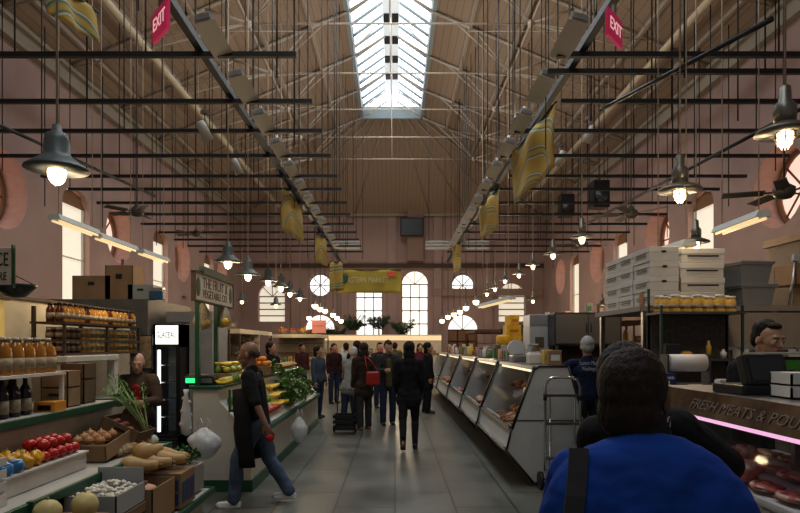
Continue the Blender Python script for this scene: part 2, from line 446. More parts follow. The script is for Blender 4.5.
# purlins + hip rafters + longitudinal tie pipes
pu = MB()
for sg in (-1, 1):
    for d in (2.2, 3.4, 4.6, 5.8, 6.9):
        z = EAVE+(HALF-d)*TAN-.06
        pu.box((XC+sg*d-.04, YB, z-.1), (XC+sg*d+.04, YF-(HALF-d)*.95, z))
    pu.cyl((XC+sg*3.3, YB, 9.15), (XC+sg*3.3, 26, 9.15), .03, n=6)
    pu.cyl((XC+sg*HALF*.99, YF-.1, EAVE-.02), (XC+sg*SKH, YS, zs-.08), .06, n=6)
    for k in range(1, 4): pu.cyl((XC+sg*SKH*k/4, YS, zs-.08), (XC+sg*HALF*k/4, YF-.1, EAVE+.02), .035, n=5)
struct(pu.build('roof_purlins', mat('purlin_paint', (.34,.28,.22), .6)))
xb = MB()
for i in range(len(ys)-1):
    for sg in (-1, 1):
        xb.cyl((XC+sg*3.3, ys[i], 9.15), (XC+sg*6.6, ys[i+1], EAVE+.36), .012, n=4)
        xb.cyl((XC+sg*2.2, ys[i+1], 10.3), (XC+sg*5.4, ys[i], 8.98), .012, n=4)
struct(xb.build('roof_bracing', TRUSS))
# ================================================================ HANGING SERVICES
def roofz(x): 
    d = abs(x-XC)
    return EAVE+(HALF-d)*TAN-.03 if d > SKH else zs
RZ = 5.15
RAILY = [4.9, 6.0, 7.3, 8.7, 9.9, 11.2, 12.55, 13.6, 14.9, 16.2, 17.5, 18.8, 20.1, 21.4, 22.7]
for side, nm, xa, xb_ in ((-1, 'produce stalls', XL+.15, -1.2), (1, 'meat counters', 1.97, XR-.15)):
    for i, y in enumerate(RAILY if side < 0 else sorted(RAILY+[7.75])):
        xo, xi = (xa, xb_)
        if side < 0 and y > 12: xo = -7.4
        if side > 0 and i % 3 == 1: xo = 2.4
        t = thing('ceiling_rail', 'black steel rail slung across the hall over the %s, %s in its run' % (nm, ORD[i]), 'rail', ((xo+xi)/2, y, RZ), 0, 'black cross rails over the '+nm)
        L = (xi-xo)/2
        b = MB().box((-L, -.03, 0), (L, .03, .045)).box((-L, -.03, .045), (L, -.018, .06)).box((-L, .018, .045), (L, .03, .06))
        b.build('channel', BLACK, t)
        n = 5
        for k in range(n):
            x = -L*.92+2*L*.92*k/(n-1)+random.uniform(-.25, .25)
            top = roofz((xo+xi)/2+x)-RZ
            MB().cyl((x, 0, -random.choice([0, 0, .25, .6])), (x, 0, top), .011, n=5).build('hanger_rod', BLACK, t)
# slim free-standing dark hanger wires (dozens in the photo)
WIRE = mat('wire_dark', (.02,.018,.016), .6)
wpro = MB().cyl((0,0,0), (0,0,1), .009, n=5).build('hanger_wire', WIRE, origin=False)
first = True
for i in range(24):
    sd_ = -1 if i % 2 else 1
    x = sd_*random.uniform(1.6, 6.9); y = random.uniform(6.5, 20); z0 = random.uniform(4.4, 5.9); z1 = roofz(x)
    o = wpro if first else wpro.copy()
    if not first: C.objects.link(o)
    first = False
    o.location = (x, y, z0); o.scale = (1, 1, z1-z0)
    tag(o, 'thin dark hanger wire dropping from the roof between the rails', 'wire', 'thin dark hanger wires')
# long tracks with troffers
TROF = mat('troffer_white', (.42,.4,.36), .5)
def track(x, nm, lab):
    t = thing('cable_track', 'long black cable track hung lengthwise over the %s side' % lab, 'track', (x, 0, RZ))
    MB().box((-.045, -1.2, .07), (.045, 26, .16)).build('channel', BLACK, t)
    for y in [2+1.6*k for k in range(15)]: MB().cyl((0, y, .16), (0, y, roofz(x)-RZ), .01, n=5).build('hanger_rod', BLACK, t)
track(-2.37, 'a', 'produce'); track(2.28, 'b', 'meat counter')
def troffer(loc, lab, grp, rz=0, ry=0):
    t = thing('hanging_uplight', lab, 'light fixture', loc, 0, grp); t.rotation_euler = (0, ry, rz)
    MB().prism([(-.12, .0), (.12, .0), (.09, .1), (-.09, .1)], 'y', -.42, .42).build('housing', TROF, t)
    MB().box((-.08, -.44, .02), (.08, -.42, .08)).build('end_cap', STEEL, t)
    MB().box((-.02, -.03, .12), (.02, .03, .3)).build('bracket', STEEL, t)
    return t
for side, x, lab in ((-1, -2.08, 'produce'), (1, 2.0, 'meat counter')):
    base = None
    for i, y in enumerate([5.6, 6.95, 8.3, 9.6, 10.9, 12.2, 13.5, 14.8, 16.1, 17.4, 18.7, 20.0, 21.3]):
        l = 'pale box light fixture beside the cable track, %s along the %s side' % (ORD[i], lab); g_ = 'box light fixtures on the %s side track' % lab
        if base is None: base = troffer((x, y, RZ+.02), l, g_, 0, side*.25)
        else: dup(base, (x, y, RZ+.02), rot=(0, side*.25, 0), label=l)
# tan lengthwise pipes with spot lights
PIPE = mat('tan_pipe', (.5,.42,.3), .45)
for x, z, lab in ((-5.25, 7.9, 'produce'), (5.7, 7.9, 'meat counter')):
    t = thing('tan_pipe', 'thick tan lengthwise pipe high under the roof on the %s side' % lab, 'pipe', (x, 0, z))
    MB().cyl((0, -1, 0), (0, 27, 0), .075, n=10).build('tube', PIPE, t)
    for y in range(4, 27, 4): MB().cyl((0, y, .07), (0, y, roofz(x)-z), .012, n=5).build('hanger_rod', PIPE, t)
for x0, y0, x1, y1, z, lab in ((-6.6, 5.2, -5.4, 13.5, 5.0, 'produce'), (5.4, 6.6, 4.9, 15.5, 4.75, 'meat counter'), (3.9, 6.2, 2.95, 8.6, 5.02, 'deli')):
    b = MB().cyl((x0, y0, z), (x1, y1, z), .03, n=8); o = b.build('conduit_rail', BLK); tag(o, 'slanting black conduit rail under the cross rails on the %s side' % lab, 'rail')
def spot(loc, rz, lab):
    t = thing('track_spotlight', lab, 'spotlight', loc, rz, 'small pale spotlights under the tan pipes')
    q = Matrix.Rotation(R(35), 4, 'X')
    MB().lathe([(.0,.2),(.06,.19),(.075,.1),(.09,-.12),(.075,-.12),(.06,0)], n=14, M=q).build('lamp_head', TROF, t)
    MB().cyl((0,0,.12), (0,0,.34), .014, n=6).box((-.05,-.05,.3), (.05,.05,.36)).build('bracket', STEEL, t)
for k, (px, py, Y) in enumerate([(205,133,9.6), (237,168,12.2), (589,136,11.2), (560,160,12.4)]):
    p = P(px, py, Y); spot(p, R(-30 if px < 400 else 30), 'small pale spotlight hung among the rails, %s from the entrance on its side, %s' % (ORD[k % 2], 'produce aisle' if k < 2 else 'meat aisle'))

# pendant lamps: bell shade (produce side) and caged jar lamp (meat side)
SHADE = mat('lamp_shade_grey', (.1,.115,.115), .45, .1)
SHADEI = mat('lamp_shade_inner', (.85,.62,.38), .5, emit=.5, ecol=(1,.66,.34))
SHADEB = mat('lamp_shade_bronze', (.2,.19,.16), .35, .6)
def bell(loc, d, lab, grp):
    t = thing('pendant_lamp', lab, 'pendant lamp', loc, 0, grp); s = d/.44
    MB().lathe([(r*s, z*s) for r, z in [(.22,.0),(.215,.014),(.15,.062),(.108,.092),(.09,.115),(.086,.215),(.07,.262),(.035,.285),(.03,.33),(0,.335)]], n=28).build('shade', SHADE, t)
    MB().lathe([(r*s, z*s) for r, z in [(.213,.004),(.15,.045),(.1,.08),(.0,.09)]], n=28).build('shade_lining', SHADEI, t)
    MB().ball((0,0,-.02*s), .064*s, (1,1,1.45), u=16, v=10).build('bulb', BULB, t)
    MB().cyl((0,0,.33*s), (0,0,roofz(loc[0])-loc[2]), .009, n=5).build('cord', mat('cord_pale', (.4,.34,.27), .6), t)
    return t
def jar(loc, d, lab, grp):
    t = thing('cage_pendant_lamp', lab, 'pendant lamp', loc, 0, grp); s = d/.42
    MB().lathe([(r*s, z*s) for r, z in [(.21,-.01),(.2,.012),(.12,.05),(.072,.07),(.068,.085)]], n=26).build('shade', SHADEB, t)
    MB().lathe([(r*s, z*s) for r, z in [(.075,.07),(.08,.14),(.078,.2),(.045,.24),(.04,.34),(.02,.36),(0,.36)]], n=18).build('housing', SHADEB, t)
    MB().lathe([(r*s, z*s) for r, z in [(.055,.07),(.058,-.06),(.045,-.1),(0,-.115)]], n=16).build('glass_jar', BULB, t)
    c = MB()
    for k in range(6):
        a = math.pi*k/3; c.tube([(.066*s*math.cos(a), .066*s*math.sin(a), .07*s), (.068*s*math.cos(a), .068*s*math.sin(a), -.07*s), (.02*s*math.cos(a), .02*s*math.sin(a), -.13*s)], .0045*s, 4)
    for z in (.02, -.05): c.tube([(.069*s*math.cos(a), .069*s*math.sin(a), z*s) for a in [math.pi*i/7 for i in range(14)]], .0045*s, 4, True)
    c.build('cage', SHADEB, t)
    MB().cyl((0,0,.36*s), (0,0,roofz(loc[0])-loc[2]-.0), .009, n=5).build('cord', MATS['cord_pale'], t)
    return t
LL = [(57,170,60), (228,262,27), (248,275,24), (268,281,19), (281,287,17.5), (290,293,16), (300,298,13), (181,298,12), (242,301,11), (276,305,10)]
LAMP_L = []
for i, (px, py, w) in enumerate(LL):
    Y = 600*.44/w if i else 600*.44/60
    Y = min(Y, 22)
    p = P(px, py, Y); LAMP_L.append(p)
    bell(p, .44, 'grey bell shaded pendant lamp over the produce stalls, ' + (ORD[i]+' along the main row' if i < 7 else ['over the drinks fridge', 'low behind the wooden sign', 'low by the far stall'][i-7]), 'bell pendant lamps over the produce stalls')
LR_ = [(785,132,55), (680,190,42), (696,242,26), (582,237,22), (553,254,17), (533,265,14.5), (519,274,13), (505,280,12), (495,288,11.5), (487,293,11), (808,237,30), (533,300,11), (602,305,13)]
LAMP_R = []
for i, (px, py, w) in enumerate(LR_):
    Y = min(600*.42/w, 23); p = P(px, py, Y); LAMP_R.append(p)
    lab = ['hung at the very front of the row', 'second in the row by the white cartons', 'low in front of the stacked white boxes', 'third in the row beyond the box stack', 'fourth in the long row', 'fifth in the long row', 'sixth in the long row', 'seventh in the long row', 'eighth in the long row', 'last in the long row', 'low over the register counter', 'low over the white fridge cabinet', 'low over the grey wall cupboard'][i]
    jar(p, .42, 'caged jar pendant lamp with flat bronze shade, '+lab, 'caged pendant lamps over the meat counters')
# little globe lamps far down the hall
def globe(loc, lab, grp):
    t = thing('globe_lamp', lab, 'globe lamp', loc, 0, grp)
    MB().ball((0,0,0), .1, u=12, v=8).build('globe', BULB, t)
    MB().lathe([(.13,.05),(.1,.1),(.05,.13),(.03,.22),(0,.22)], n=12).build('shade', SHADEB, t)
    MB().cyl((0,0,.2), (0,0,2.6), .01, n=4).build('cord', WIRE, t)
    return t
g0 = None
for lab, grp, lst in (('small globe lamp in the far string over the fish counter', 'globe lamps of the far string over the meat side', [(442,321,24),(448,317,23.2),(454,314.5,22.4),(460,312,21.6),(466,308,20.6),(476,302,19.4)]),
                      ('small globe lamp in the far string over the flower stall', 'globe lamps of the far string over the produce side', [(315,306,19.5),(320,309,20.5),(325,311,21.5),(333,315,22.5),(337,318,23.5),(341,321,24.5),(309,318,24)])):
    for k, (px, py, Y) in enumerate(lst):
        l = lab+', %s of the string' % ORD[k]
        if g0 is None: g0 = globe(P(px, py, Y), l, grp)
        else: dup(g0, P(px, py, Y), label=l, group=grp)

# strip lights hung near the side walls
def strip(p0, p1, lab, w=.2):
    p0 = Vector(p0); p1 = Vector(p1); L = (p1-p0).length; a = math.atan2(p1.y-p0.y, p1.x-p0.x)-math.pi/2
    t = thing('strip_light', lab, 'strip light', (p0+p1)/2, a, 'fluorescent strip lights')
    MB().prism([(-w/2, .02), (w/2, .02), (w*.3, .1), (-w*.3, .1)], 'y', -L/2, L/2).build('housing', mat('strip_housing', (.5,.55,.55), .4), t)
    for s_ in (-.05, .05): MB().cyl((s_, -L/2+.05, .0), (s_, L/2-.05, .0), .018, n=8).build('tube', PALEGLOW, t)
    for y in (-L*.4, L*.4): MB().cyl((0, y, .1), (0, y, roofz(t.location.x)-t.location.z-.02), .008, n=4).build('hanger_wire', MATS['cord_pale'], t)
strip(P(54,219,8.8), P(96,237,10.05), 'grey strip light by the tall window, first of the produce side run')
strip(P(97,237.5,10.1), P(134,252,11.5), 'grey strip light by the tall window, second of the produce side run')
strip(P(140,252,11.8), P(166,264,13.1), 'grey strip light past the tall window, third of the produce side run')
strip(P(764,217,7.3), P(718,235,8.4), 'white strip light hung below the ceiling fan over the folded chairs')
strip(P(690,247,7.0), P(655,258,7.8), 'white strip light just above the stack of white boxes')
strip(P(512,296,14), P(480,311,17), 'long pale strip light over the yellow boxes')
# fans
FANM = mat('fan_metal', (.1,.09,.075), .45, .5)
def fan(p, lab, d=.62, rz=.3):
    t = thing('ceiling_fan', lab, 'ceiling fan', p, rz, 'dark ceiling fans')
    MB().lathe([(0,-.09),(.08,-.08),(.13,-.03),(.13,.05),(.06,.1),(.03,.16),(0,.16)], n=18).build('motor', FANM, t)
    for k in range(5):
        M = Matrix.Rotation(2*math.pi*k/5, 4, 'Z') @ Matrix.Rotation(R(12), 4, 'X')
        MB().box((.12, -.02, -.005), (.24, .02, .005), M).box((.22, -.065, -.006), (d, .075, .006), M).build('blade', FANM, t)
    MB().cyl((0,0,.15), (0,0,roofz(p.x)-p.z), .014, n=6).build('downrod', FANM, t)
fan(P(137,212,11.5), 'dark five-blade ceiling fan by the tall window on the produce side')
fan(P(196,234,19), 'dark ceiling fan further down the produce side wall', .7)
fan(P(631,214,12), 'dark five-blade ceiling fan above the box stack side wall', .75)
fan(P(784,192,7.6), 'dark ceiling fan beside the big round window over the meat side', .7)
fan(P(582,244,16), 'dark ceiling fan far beyond the caged lamps', .75)
# exit signs
RED = mat('exit_red', (.6,.02,.09), .5, emit=.16, ecol=(.9,.05,.2)); PINK = mat('exit_letter', (1,.75,.75), .5, emit=.5, ecol=(1,.6,.6))
def exit_sign(p, rz, lab, s=1.):
    t = thing('exit_sign', lab, 'exit sign', p, rz, 'red exit signs')
    MB().box((-.17*s, -.02, 0), (.17*s, .02, .24*s), bev=.006).build('panel', RED, t)
    text('lettering', 'EXIT', .15*s, PINK, t, (0, -.022, .12*s), fit=.28*s)
    MB().box((-.03, -.015, .24*s), (.03, .015, .24*s+.1)).build('bracket', STEEL, t)
    return t
exit_sign(P(161,36,5.7), R(-50), 'red exit sign under the produce side cable track', 1.15)
exit_sign(P(614,42,6.2), R(50), 'red exit sign under the meat side cable track', 1.15)
exit_sign(P(123,276,10.5), R(0), 'small red exit sign above the cartons by the window', .8)
# banners
def banner_mat(name, a, b, c):
    m = bpy.data.materials.new(name); m.use_nodes = True; nt = m.node_tree; bs = nt.nodes['Principled BSDF']
    tc = nt.nodes.new('ShaderNodeTexCoord'); w = nt.nodes.new('ShaderNodeTexWave'); w.wave_type = 'RINGS'; w.rings_direction = 'SPHERICAL'
    mp = nt.nodes.new('ShaderNodeMapping'); mp.inputs['Location'].default_value = (-.1,.25,.45)
    w.inputs['Scale'].default_value = .75; w.inputs['Distortion'].default_value = 5; w.inputs['Detail'].default_value = 2; w.inputs['Detail Scale'].default_value = .8
    nt.links.new(tc.outputs['Object'], mp.inputs[0]); nt.links.new(mp.outputs[0], w.inputs['Vector'])
    r = nt.nodes.new('ShaderNodeValToRGB'); e = r.color_ramp.elements; e[0].color = (*a,1); e[1].color = (*a,1)
    for p_, c_ in ((.45, a), (.62, b), (.75, (.5,.47,.36)), (.86, c)):
        q = e.new(p_); q.color = (*c_,1)
    nt.links.new(w.outputs['Color'], r.inputs[0]); nt.links.new(r.outputs[0], bs.inputs['Base Color']); bs.inputs['Roughness'].default_value = .75
    bs.inputs['Transmission Weight'].default_value = 0
    return m
BM = banner_mat('ochre_swirl_banner', (.4,.27,.045), (.3,.22,.06), (.03,.12,.09))
def banner(c0, c1, h, lab, m=BM, name='hanging_banner'):
    c0 = Vector(c0); c1 = Vector(c1); L = (c1-c0).length; a = math.atan2(c1.y-c0.y, c1.x-c0.x)
    t = thing(name, lab, 'banner', (c0+c1)/2-Vector((0,0,h)), a)
    b = MB(); n = 14; vs = []; fs = []
    sl = (c1.z-c0.z)
    for j in range(9):
        for i in range(n+1):
            u = i/n-.5; v = j/8
            vs.append((u*L, .035*math.sin(u*11+v*2)*(1-v*.4), h*v+u*sl))
    for j in range(8):
        for i in range(n): fs.append((j*(n+1)+i, j*(n+1)+i+1, (j+1)*(n+1)+i+1, (j+1)*(n+1)+i))
    b._add(vs, fs, True); o = b.build('cloth', m, t); sm = o.modifiers.new('s', 'SOLIDIFY'); sm.thickness = .006
    MB().cyl((-L/2, 0, h-sl/2), (L/2, 0, h+sl/2), .014, n=8).build('top_pole', BLACK, t)
    for u in (-.4, .4): MB().cyl((u*L, 0, h+u*sl), (u*L, 0, h+u*sl+.05), .005, n=4).build('string', WIRE, t)
    return t
banner(P(556,102,8.6), P(513,153,10.9), .93, 'big ochre banner with green and cream swirl, largest banner above the meat cases')
banner(P(500,187,13.2), P(480,207,15.3), .85, 'ochre swirl banner hung second above the meat cases')
banner(P(462,241,19.6), P(453,248,21.6), .9, 'small ochre banner hung third and last above the meat cases')
banner(P(283,188,13.4), P(303,206,15.6), .95, 'ochre banner above the produce aisle, first past the wooden sign')
banner(P(316,232,18.5), P(327,240,20.5), .9, 'ochre banner above the produce aisle, second of the run')
banner(P(330,262,15), P(343,262,15.2), .72, 'small square green and ochre banner at the near end of the long cross banner')
banner(P(50,-22,6.0), P(98,12,6.9), .35, 'pale yellow banner with green end hung high over the produce stalls')
t = banner(P(338,270,21.5), P(401,270,21.5), .82, 'wide olive yellow banner hung across the hall before the end windows', mat('olive_banner', (.33,.26,.04), .75, var=.25, vscale=1.5), 'hanging_banner')
text('lettering', 'EASTERN MARKET', .3, mat('banner_letter', (.5,.45,.25), .7), t, (-.1, -.06, .45), fit=1.55)
MB().ball((0,0,0), .17, (1,.15,1.1), u=12, v=8).build('green_emblem', GREEN, t).location = (-.92, -.06, .5)
MB().box((.62, -.06, .58), (.95, -.05, .76)).build('red_patch', mat('patch_red', (.6,.1,.04), .6), t)
# two dark loudspeakers / floodlights high up on the right far corner, pale heater bars on the end wall
def lspk(p, lab):
    t = thing('loudspeaker', lab, 'loudspeaker', p, 0, 'dark loudspeakers high by the far corner')
    MB().box((-.22,-.2,-.35), (.22,.2,.35), bev=.03).build('cabinet', BLK, t)
    MB().lathe([(.0,0),(.15,0),(.17,.02)], n=16, M=Matrix.Rotation(math.pi/2, 4, 'X')).build('speaker_cone', DSTEEL, t).location = (0,-.2,-.05)
    MB().cyl((0,0,.33), (0,0,roofz(p.x)-p.z), .015, n=5).build('hanger_rod', BLACK, t)
lspk(P(599,195,15.5), 'dark loudspeaker hung by the far corner, higher of the pair'); lspk(P(566,206,19), 'dark loudspeaker hung by the far corner, lower of the pair')
for k, (px, py, Y) in enumerate([(348,249,22), (437,249,22), (477,249,22)]):
    p = P(px, py, Y); t = thing('heater_bar', 'pale ribbed heater bar hung crosswise by the end wall, '+['before the cross banner', 'beside the dark ventilator', 'behind the last ochre banner'][k], 'heater', p)
    b = MB()
    for q in range(3): b.box((-.42, -.1, q*.11), (.42, .1, q*.11+.07))
    b.build('body', TROF, t); MB().cyl((-.3,0,.2), (-.3,0,roofz(p.x)-p.z-.05), .01, n=4).cyl((.3,0,.2), (.3,0,roofz(p.x)-p.z-.05), .01, n=4).build('hanger_rod', BLACK, t)
# ================================================================ PEOPLE
SKIN = {}
def skin(name, c):
    m = mat('skin_'+name, c, .5, var=.08, vscale=14); return m
def voxel(mb, name, m, parent, vox, smooth=2, wrinkle=0.):
    o = mb.build(name, m, parent)
    md = o.modifiers.new('r', 'REMESH'); md.mode = 'VOXEL'; md.voxel_size = vox; md.use_smooth_shade = True
    sm = o.modifiers.new('s', 'SMOOTH'); sm.factor = .5; sm.iterations = smooth
    if wrinkle:
        tx = bpy.data.textures.get('folds') or bpy.data.textures.new('folds', 'CLOUDS'); tx.noise_scale = .09
        d = o.modifiers.new('d', 'DISPLACE'); d.texture = tx; d.strength = wrinkle; d.mid_level = .5
    bpy.context.view_layer.update()
    me = bpy.data.meshes.new_from_object(o.evaluated_get(bpy.context.evaluated_depsgraph_get()))
    me.name = name; o.modifiers.clear(); o.data = me
    if not me.materials: me.materials.append(m)
    for p in me.polygons: p.use_smooth = True
    return o
def caps(b, p0, r0, p1, r1, f=None, n=12):
    """tapered capsule; f maps each vertex"""
    p0 = Vector(p0); p1 = Vector(p1); d = p1-p0; q = d.to_track_quat('Z', 'Y').to_matrix() if d.length > 1e-6 else Matrix.Identity(3)
    vs = []; K = 4
    for j in range(K+1):
        ph = math.pi-(math.pi/2)*j/K
        for i in range(n):
            a = 2*math.pi*i/n; vs.append(p0+q @ Vector((r0*math.sin(ph)*math.cos(a), r0*math.sin(ph)*math.sin(a), r0*math.cos(ph))))
    for j in range(K+1):
        ph = math.pi/2-(math.pi/2)*j/K
        for i in range(n):
            a = 2*math.pi*i/n; vs.append(p1+q @ Vector((r1*math.sin(ph)*math.cos(a), r1*math.sin(ph)*math.sin(a), r1*math.cos(ph))))
    if f: vs = [f(v) for v in vs]
    fs = []
    for j in range(2*K+1):
        for i in range(n): fs.append((j*n+i, j*n+(i+1) % n, (j+1)*n+(i+1) % n, (j+1)*n+i))
    b._add(vs, fs, True)
def ell(b, c, r, f=None, rot=None, u=16, v=10):
    c = Vector(c); q = Euler(rot).to_matrix() if rot else Matrix.Identity(3); vs = []
    for j in range(v+1):
        ph = math.pi*j/v
        for i in range(u):
            a = 2*math.pi*i/u; x = q @ Vector((r[0]*math.sin(ph)*math.cos(a), r[1]*math.sin(ph)*math.sin(a), r[2]*math.cos(ph)))+c
            vs.append(f(x) if f else x)
    fs = []
    for j in range(v):
        for i in range(u): fs.append((j*u+i, (j+1)*u+i, (j+1)*u+(i+1) % u, j*u+(i+1) % u))
    b._add(vs, fs, True)
def person(lab, x, y, H, face, skinc, hair, top, bottom, vox=.012, lean=0., side=0., w=1., legs=((6,-4),(-6,-10)), arms=None,
           head=(0,0), hairstyle='short', topk='shirt', shoes=None, z0=0., sleeve='long', hem=.0, bald=False, twist=0., gaze=True, hands=True, neckcol=None, topname='shirt', botname='trousers', boots=False, shoesn='shoe', hsc=1.1, trap=0., hump=None):
    """face = direction the body faces, degrees clockwise seen from above, 0 = towards the camera; built facing -Y"""
    s = H/1.75
    t = thing('person', lab, 'person', (x, y, z0), R(face))
    PZ = .93
    Rl = Euler((R(lean), R(side), 0)).to_matrix()     # lean forward = towards -Y
    def T(v, fl=1.):
        v = Vector(v); v = Vector((v.x*w, v.y*fl, v.z)); o_ = Vector((0,0,PZ)); v = o_+Rl @ (v-o_); return v
    # legs
    hips, knees, ankles = [], [], []
    for sd_, (a, c) in zip((-1, 1), legs):
        h = Vector((sd_*.095*w, 0, PZ-.03)); k = h+.42*Vector((sd_*.03, -math.sin(R(a)), -math.cos(R(a)))); an = k+.41*Vector((0, -math.sin(R(c)), -math.cos(R(c))))
        hips.append(h); knees.append(k); ankles.append(an)
    dz = min(a.z for a in ankles)-.085
    D = Vector((0,0,-dz))
    hips = [v+D for v in hips]; knees = [v+D for v in knees]; ankles = [v+D for v in ankles]
    def TT(v): return (T(v)+D)
    def TF(fl):
        return lambda v: (T(v, fl)+D)*s
    S = lambda v: v*s
    # arms : each (upper dir, fore dir) in body coordinates
    arms = arms or (((-.12,-.05,-1),(-.05,-.25,-1)), ((.12,-.05,-1),(.05,-.25,-1)))
    sh, el, wr, fd = [], [], [], []
    for sd_, (u, fo) in zip((-1, 1), arms):
        a = TT((sd_*.175, 0, 1.405)); u = Vector(u).normalized(); fo = Vector(fo).normalized()
        e = a+u*.285; r_ = e+fo*.25
        sh.append(a); el.append(e); wr.append(r_); fd.append(fo)
    b = MB()
    tor = TF(.78)
    caps(b, (-.05,0,.93), .11, (.05,0,.93), .11, tor); caps(b, (0,0,.95), .125*w, (0,0,1.12), .115*w, tor); caps(b, (0,0,1.12), .118*w, (0,0,1.3), .135, tor)
    caps(b, (-.08,0,1.3), .1, (.08,0,1.3), .1, tor); caps(b, (-.14,0,1.405), .058, (.14,0,1.405), .058, tor); caps(b, (0,.01,1.38), .075, (0,.0,1.5), .055, TF(1.))
    Nk = TT((0,0,1.47)); 
    Hc = TT((0,-.015,1.625))
    HR = Euler((R(head[1]), 0, 0)).to_matrix(); HR = Matrix.Rotation(R(head[0]), 3, 'Z') @ HR @ Rl.lerp(Matrix.Identity(3), .6)
    hf = lambda v: (Hc+Vector((0,0,.012*(hsc-1)*10))+HR @ (Vector(v)*hsc))*s
    caps(b, Nk*s, .055*s, hf((0,.02,-.06)), .052*s)
    ell(b, (0,.012,.035), (.076,.096,.088), hf); ell(b, (0,-.03,-.05), (.057,.062,.062), hf); ell(b, (0,-.035,-.0), (.066,.06,.075), hf)
    ell(b, (0,-.072,-.098), (.026,.022,.02), hf); ell(b, (0,-.092,-.058), (.026,.012,.018), hf)
    caps(b, (0,-.088,.02), .0095, (0,-.112,-.022), .0135, hf, 8); caps(b, (-.034,-.083,.032), .012, (.034,-.083,.032), .012, hf, 8)
    for sd_ in (-1, 1):
        ell(b, (sd_*.012,-.104,-.027), (.009,.01,.008), hf, u=8, v=6); ell(b, (sd_*.036,-.075,-.012), (.022,.018,.018), hf, u=8, v=6)
        ell(b, (sd_*.078,.008,-.01), (.011,.02,.032), hf, u=8, v=6)
    for i in (0, 1):
        caps(b, S(hips[i]), .09*s*w, S(knees[i]), .056*s); caps(b, S(knees[i]), .054*s, S(ankles[i]), .038*s)
        caps(b, S(sh[i]), .05*s, S(el[i]), .04*s); caps(b, S(el[i]), .04*s, S(wr[i]), .027*s)
        ft = ankles[i]+Vector((0, -.15, -.055)); caps(b, S(ankles[i]+Vector((0,.03,-.045))), .034*s, S(ft), .028*s)
        # hand
        d = fd[i]; inw = Vector((1 if i == 0 else -1, 0, 0)); nrm = (inw-d*inw.dot(d))
        if nrm.length < .2: nrm = Vector((0,0,-1))-d*(-d.z)
        nrm.normalize(); ac = d.cross(nrm).normalized()       # across the palm
        if ac.y > 0: ac = -ac                               # thumb side points forward
        w0 = wr[i]
        M = Matrix((ac, d, nrm)).transposed()
        hm = lambda v, w0=w0, M=M: (w0+M @ Vector(v))*s
        ell(b, (0,.05,0), (.041,.052,.015), hm, u=12, v=8)
        caps(b, (0,-.01,0), .025, (0,.04,0), .024, hm, 8)
        if hands:
            for k, (ox, L) in enumerate(((.03,.072),(.011,.08),(-.009,.074),(-.028,.058))):
                p0 = (ox,.088,.0); p1 = (ox*1.15,.088+L*.5,.012); p2 = (ox*1.2,.088+L*.8,.012+L*.4)
                caps(b, p0, .0092, p1, .0085, hm, 8); caps(b, p1, .0085, p2, .0072, hm, 8)
            caps(b, (.034,.02,.004), .012, (.058,.055,.014), .0105, hm, 8); caps(b, (.058,.055,.014), .0105, (.06,.086,.024), .009, hm, 8)
    SK = skinc
    voxel(b, 'body', SK, t, vox*s, 2)
    # eyes, lips
    if gaze:
        for sd_ in (-1, 1):
            e = MB(); ell(e, (sd_*.033,-.0865,.006), (.0125,.009,.0085), hf, u=10, v=6); e.build('eye', mat('eye_white', (.6,.57,.52), .3), t)
            e = MB(); ell(e, (sd_*.033,-.0945,.006), (.0055,.003,.0055), hf, u=8, v=6); e.build('pupil', mat('eye_pupil', (.015,.01,.008), .2), t)
            e = MB(); caps(e, (sd_*.018,-.098,.03), .0035, (sd_*.052,-.086,.032), .003, hf, 6); e.build('eyebrow', hair, t)
        e = MB(); caps(e, (-.018,-.101,-.056), .0055, (.018,-.101,-.056), .0055, hf, 8); e.build('lips', mat('lip_tone', (.3,.1,.08), .5), t)
    # hair
    hb = MB()
    if hairstyle == 'short':
        ell(hb, (0,.022,.045), (.083,.1,.092), hf); ell(hb, (0,.05,-.01), (.077,.066,.075), hf)
    elif hairstyle == 'fringe':
        ell(hb, (0,.034,.052), (.079,.088,.086), hf); ell(hb, (0,-.03,.098), (.055,.045,.026), hf)
        for sd_ in (-1, 1): ell(hb, (sd_*.07,.04,.015), (.013,.045,.04), hf)
        ell(hb, (0,.07,-.02), (.06,.045,.06), hf)
    elif hairstyle == 'bob':
        ell(hb, (0,.028,.035), (.095,.108,.1), hf); ell(hb, (0,.06,-.06), (.088,.062,.09), hf)
    elif hairstyle == 'woman':
        ell(hb, (0,.03,.03), (.087,.1,.1), hf); ell(hb, (0,.055,-.045), (.08,.062,.075), hf); ell(hb, (0,.08,.0), (.07,.045,.06), hf)
    elif hairstyle == 'big':
        ell(hb, (0,.03,.03), (.11,.122,.115), hf); ell(hb, (0,.06,-.05), (.1,.08,.09), hf); ell(hb, (.02,.1,-.02), (.06,.05,.06), hf)
    elif hairstyle == 'long':
        ell(hb, (0,.03,.04), (.09,.103,.096), hf); ell(hb, (0,.07,-.08), (.088,.055,.12), hf); ell(hb, (0,.09,-.19), (.08,.04,.1), hf)
    if hairstyle == 'ring':
        for sd_ in (-1, 1): ell(hb, (sd_*.066,.055,.012), (.012,.032,.028), hf)
        ell(hb, (0,.085,-.005), (.055,.027,.042), hf)
    if hairstyle != 'none':
        voxel(hb, 'hair', hair, t, max(.006, vox*.8)*s, 2, .012*s)
    # trousers
    g = .018
    lb = MB()
    caps(lb, (-.05,0,.93), .13, (.05,0,.93), .13, TF(.82))
    for i in (0, 1):
        bt = .62 if boots else .97
        kk = knees[i]; aa = ankles[i]+Vector((0,0,.0 if not boots else .12))
        caps(lb, S(hips[i]), (.09*w+g)*s, S(kk), (.06+g)*s if not boots else .066*s); caps(lb, S(kk), (.06+g)*s if not boots else .064*s, S(aa), (.05+g)*s if not boots else .05*s)
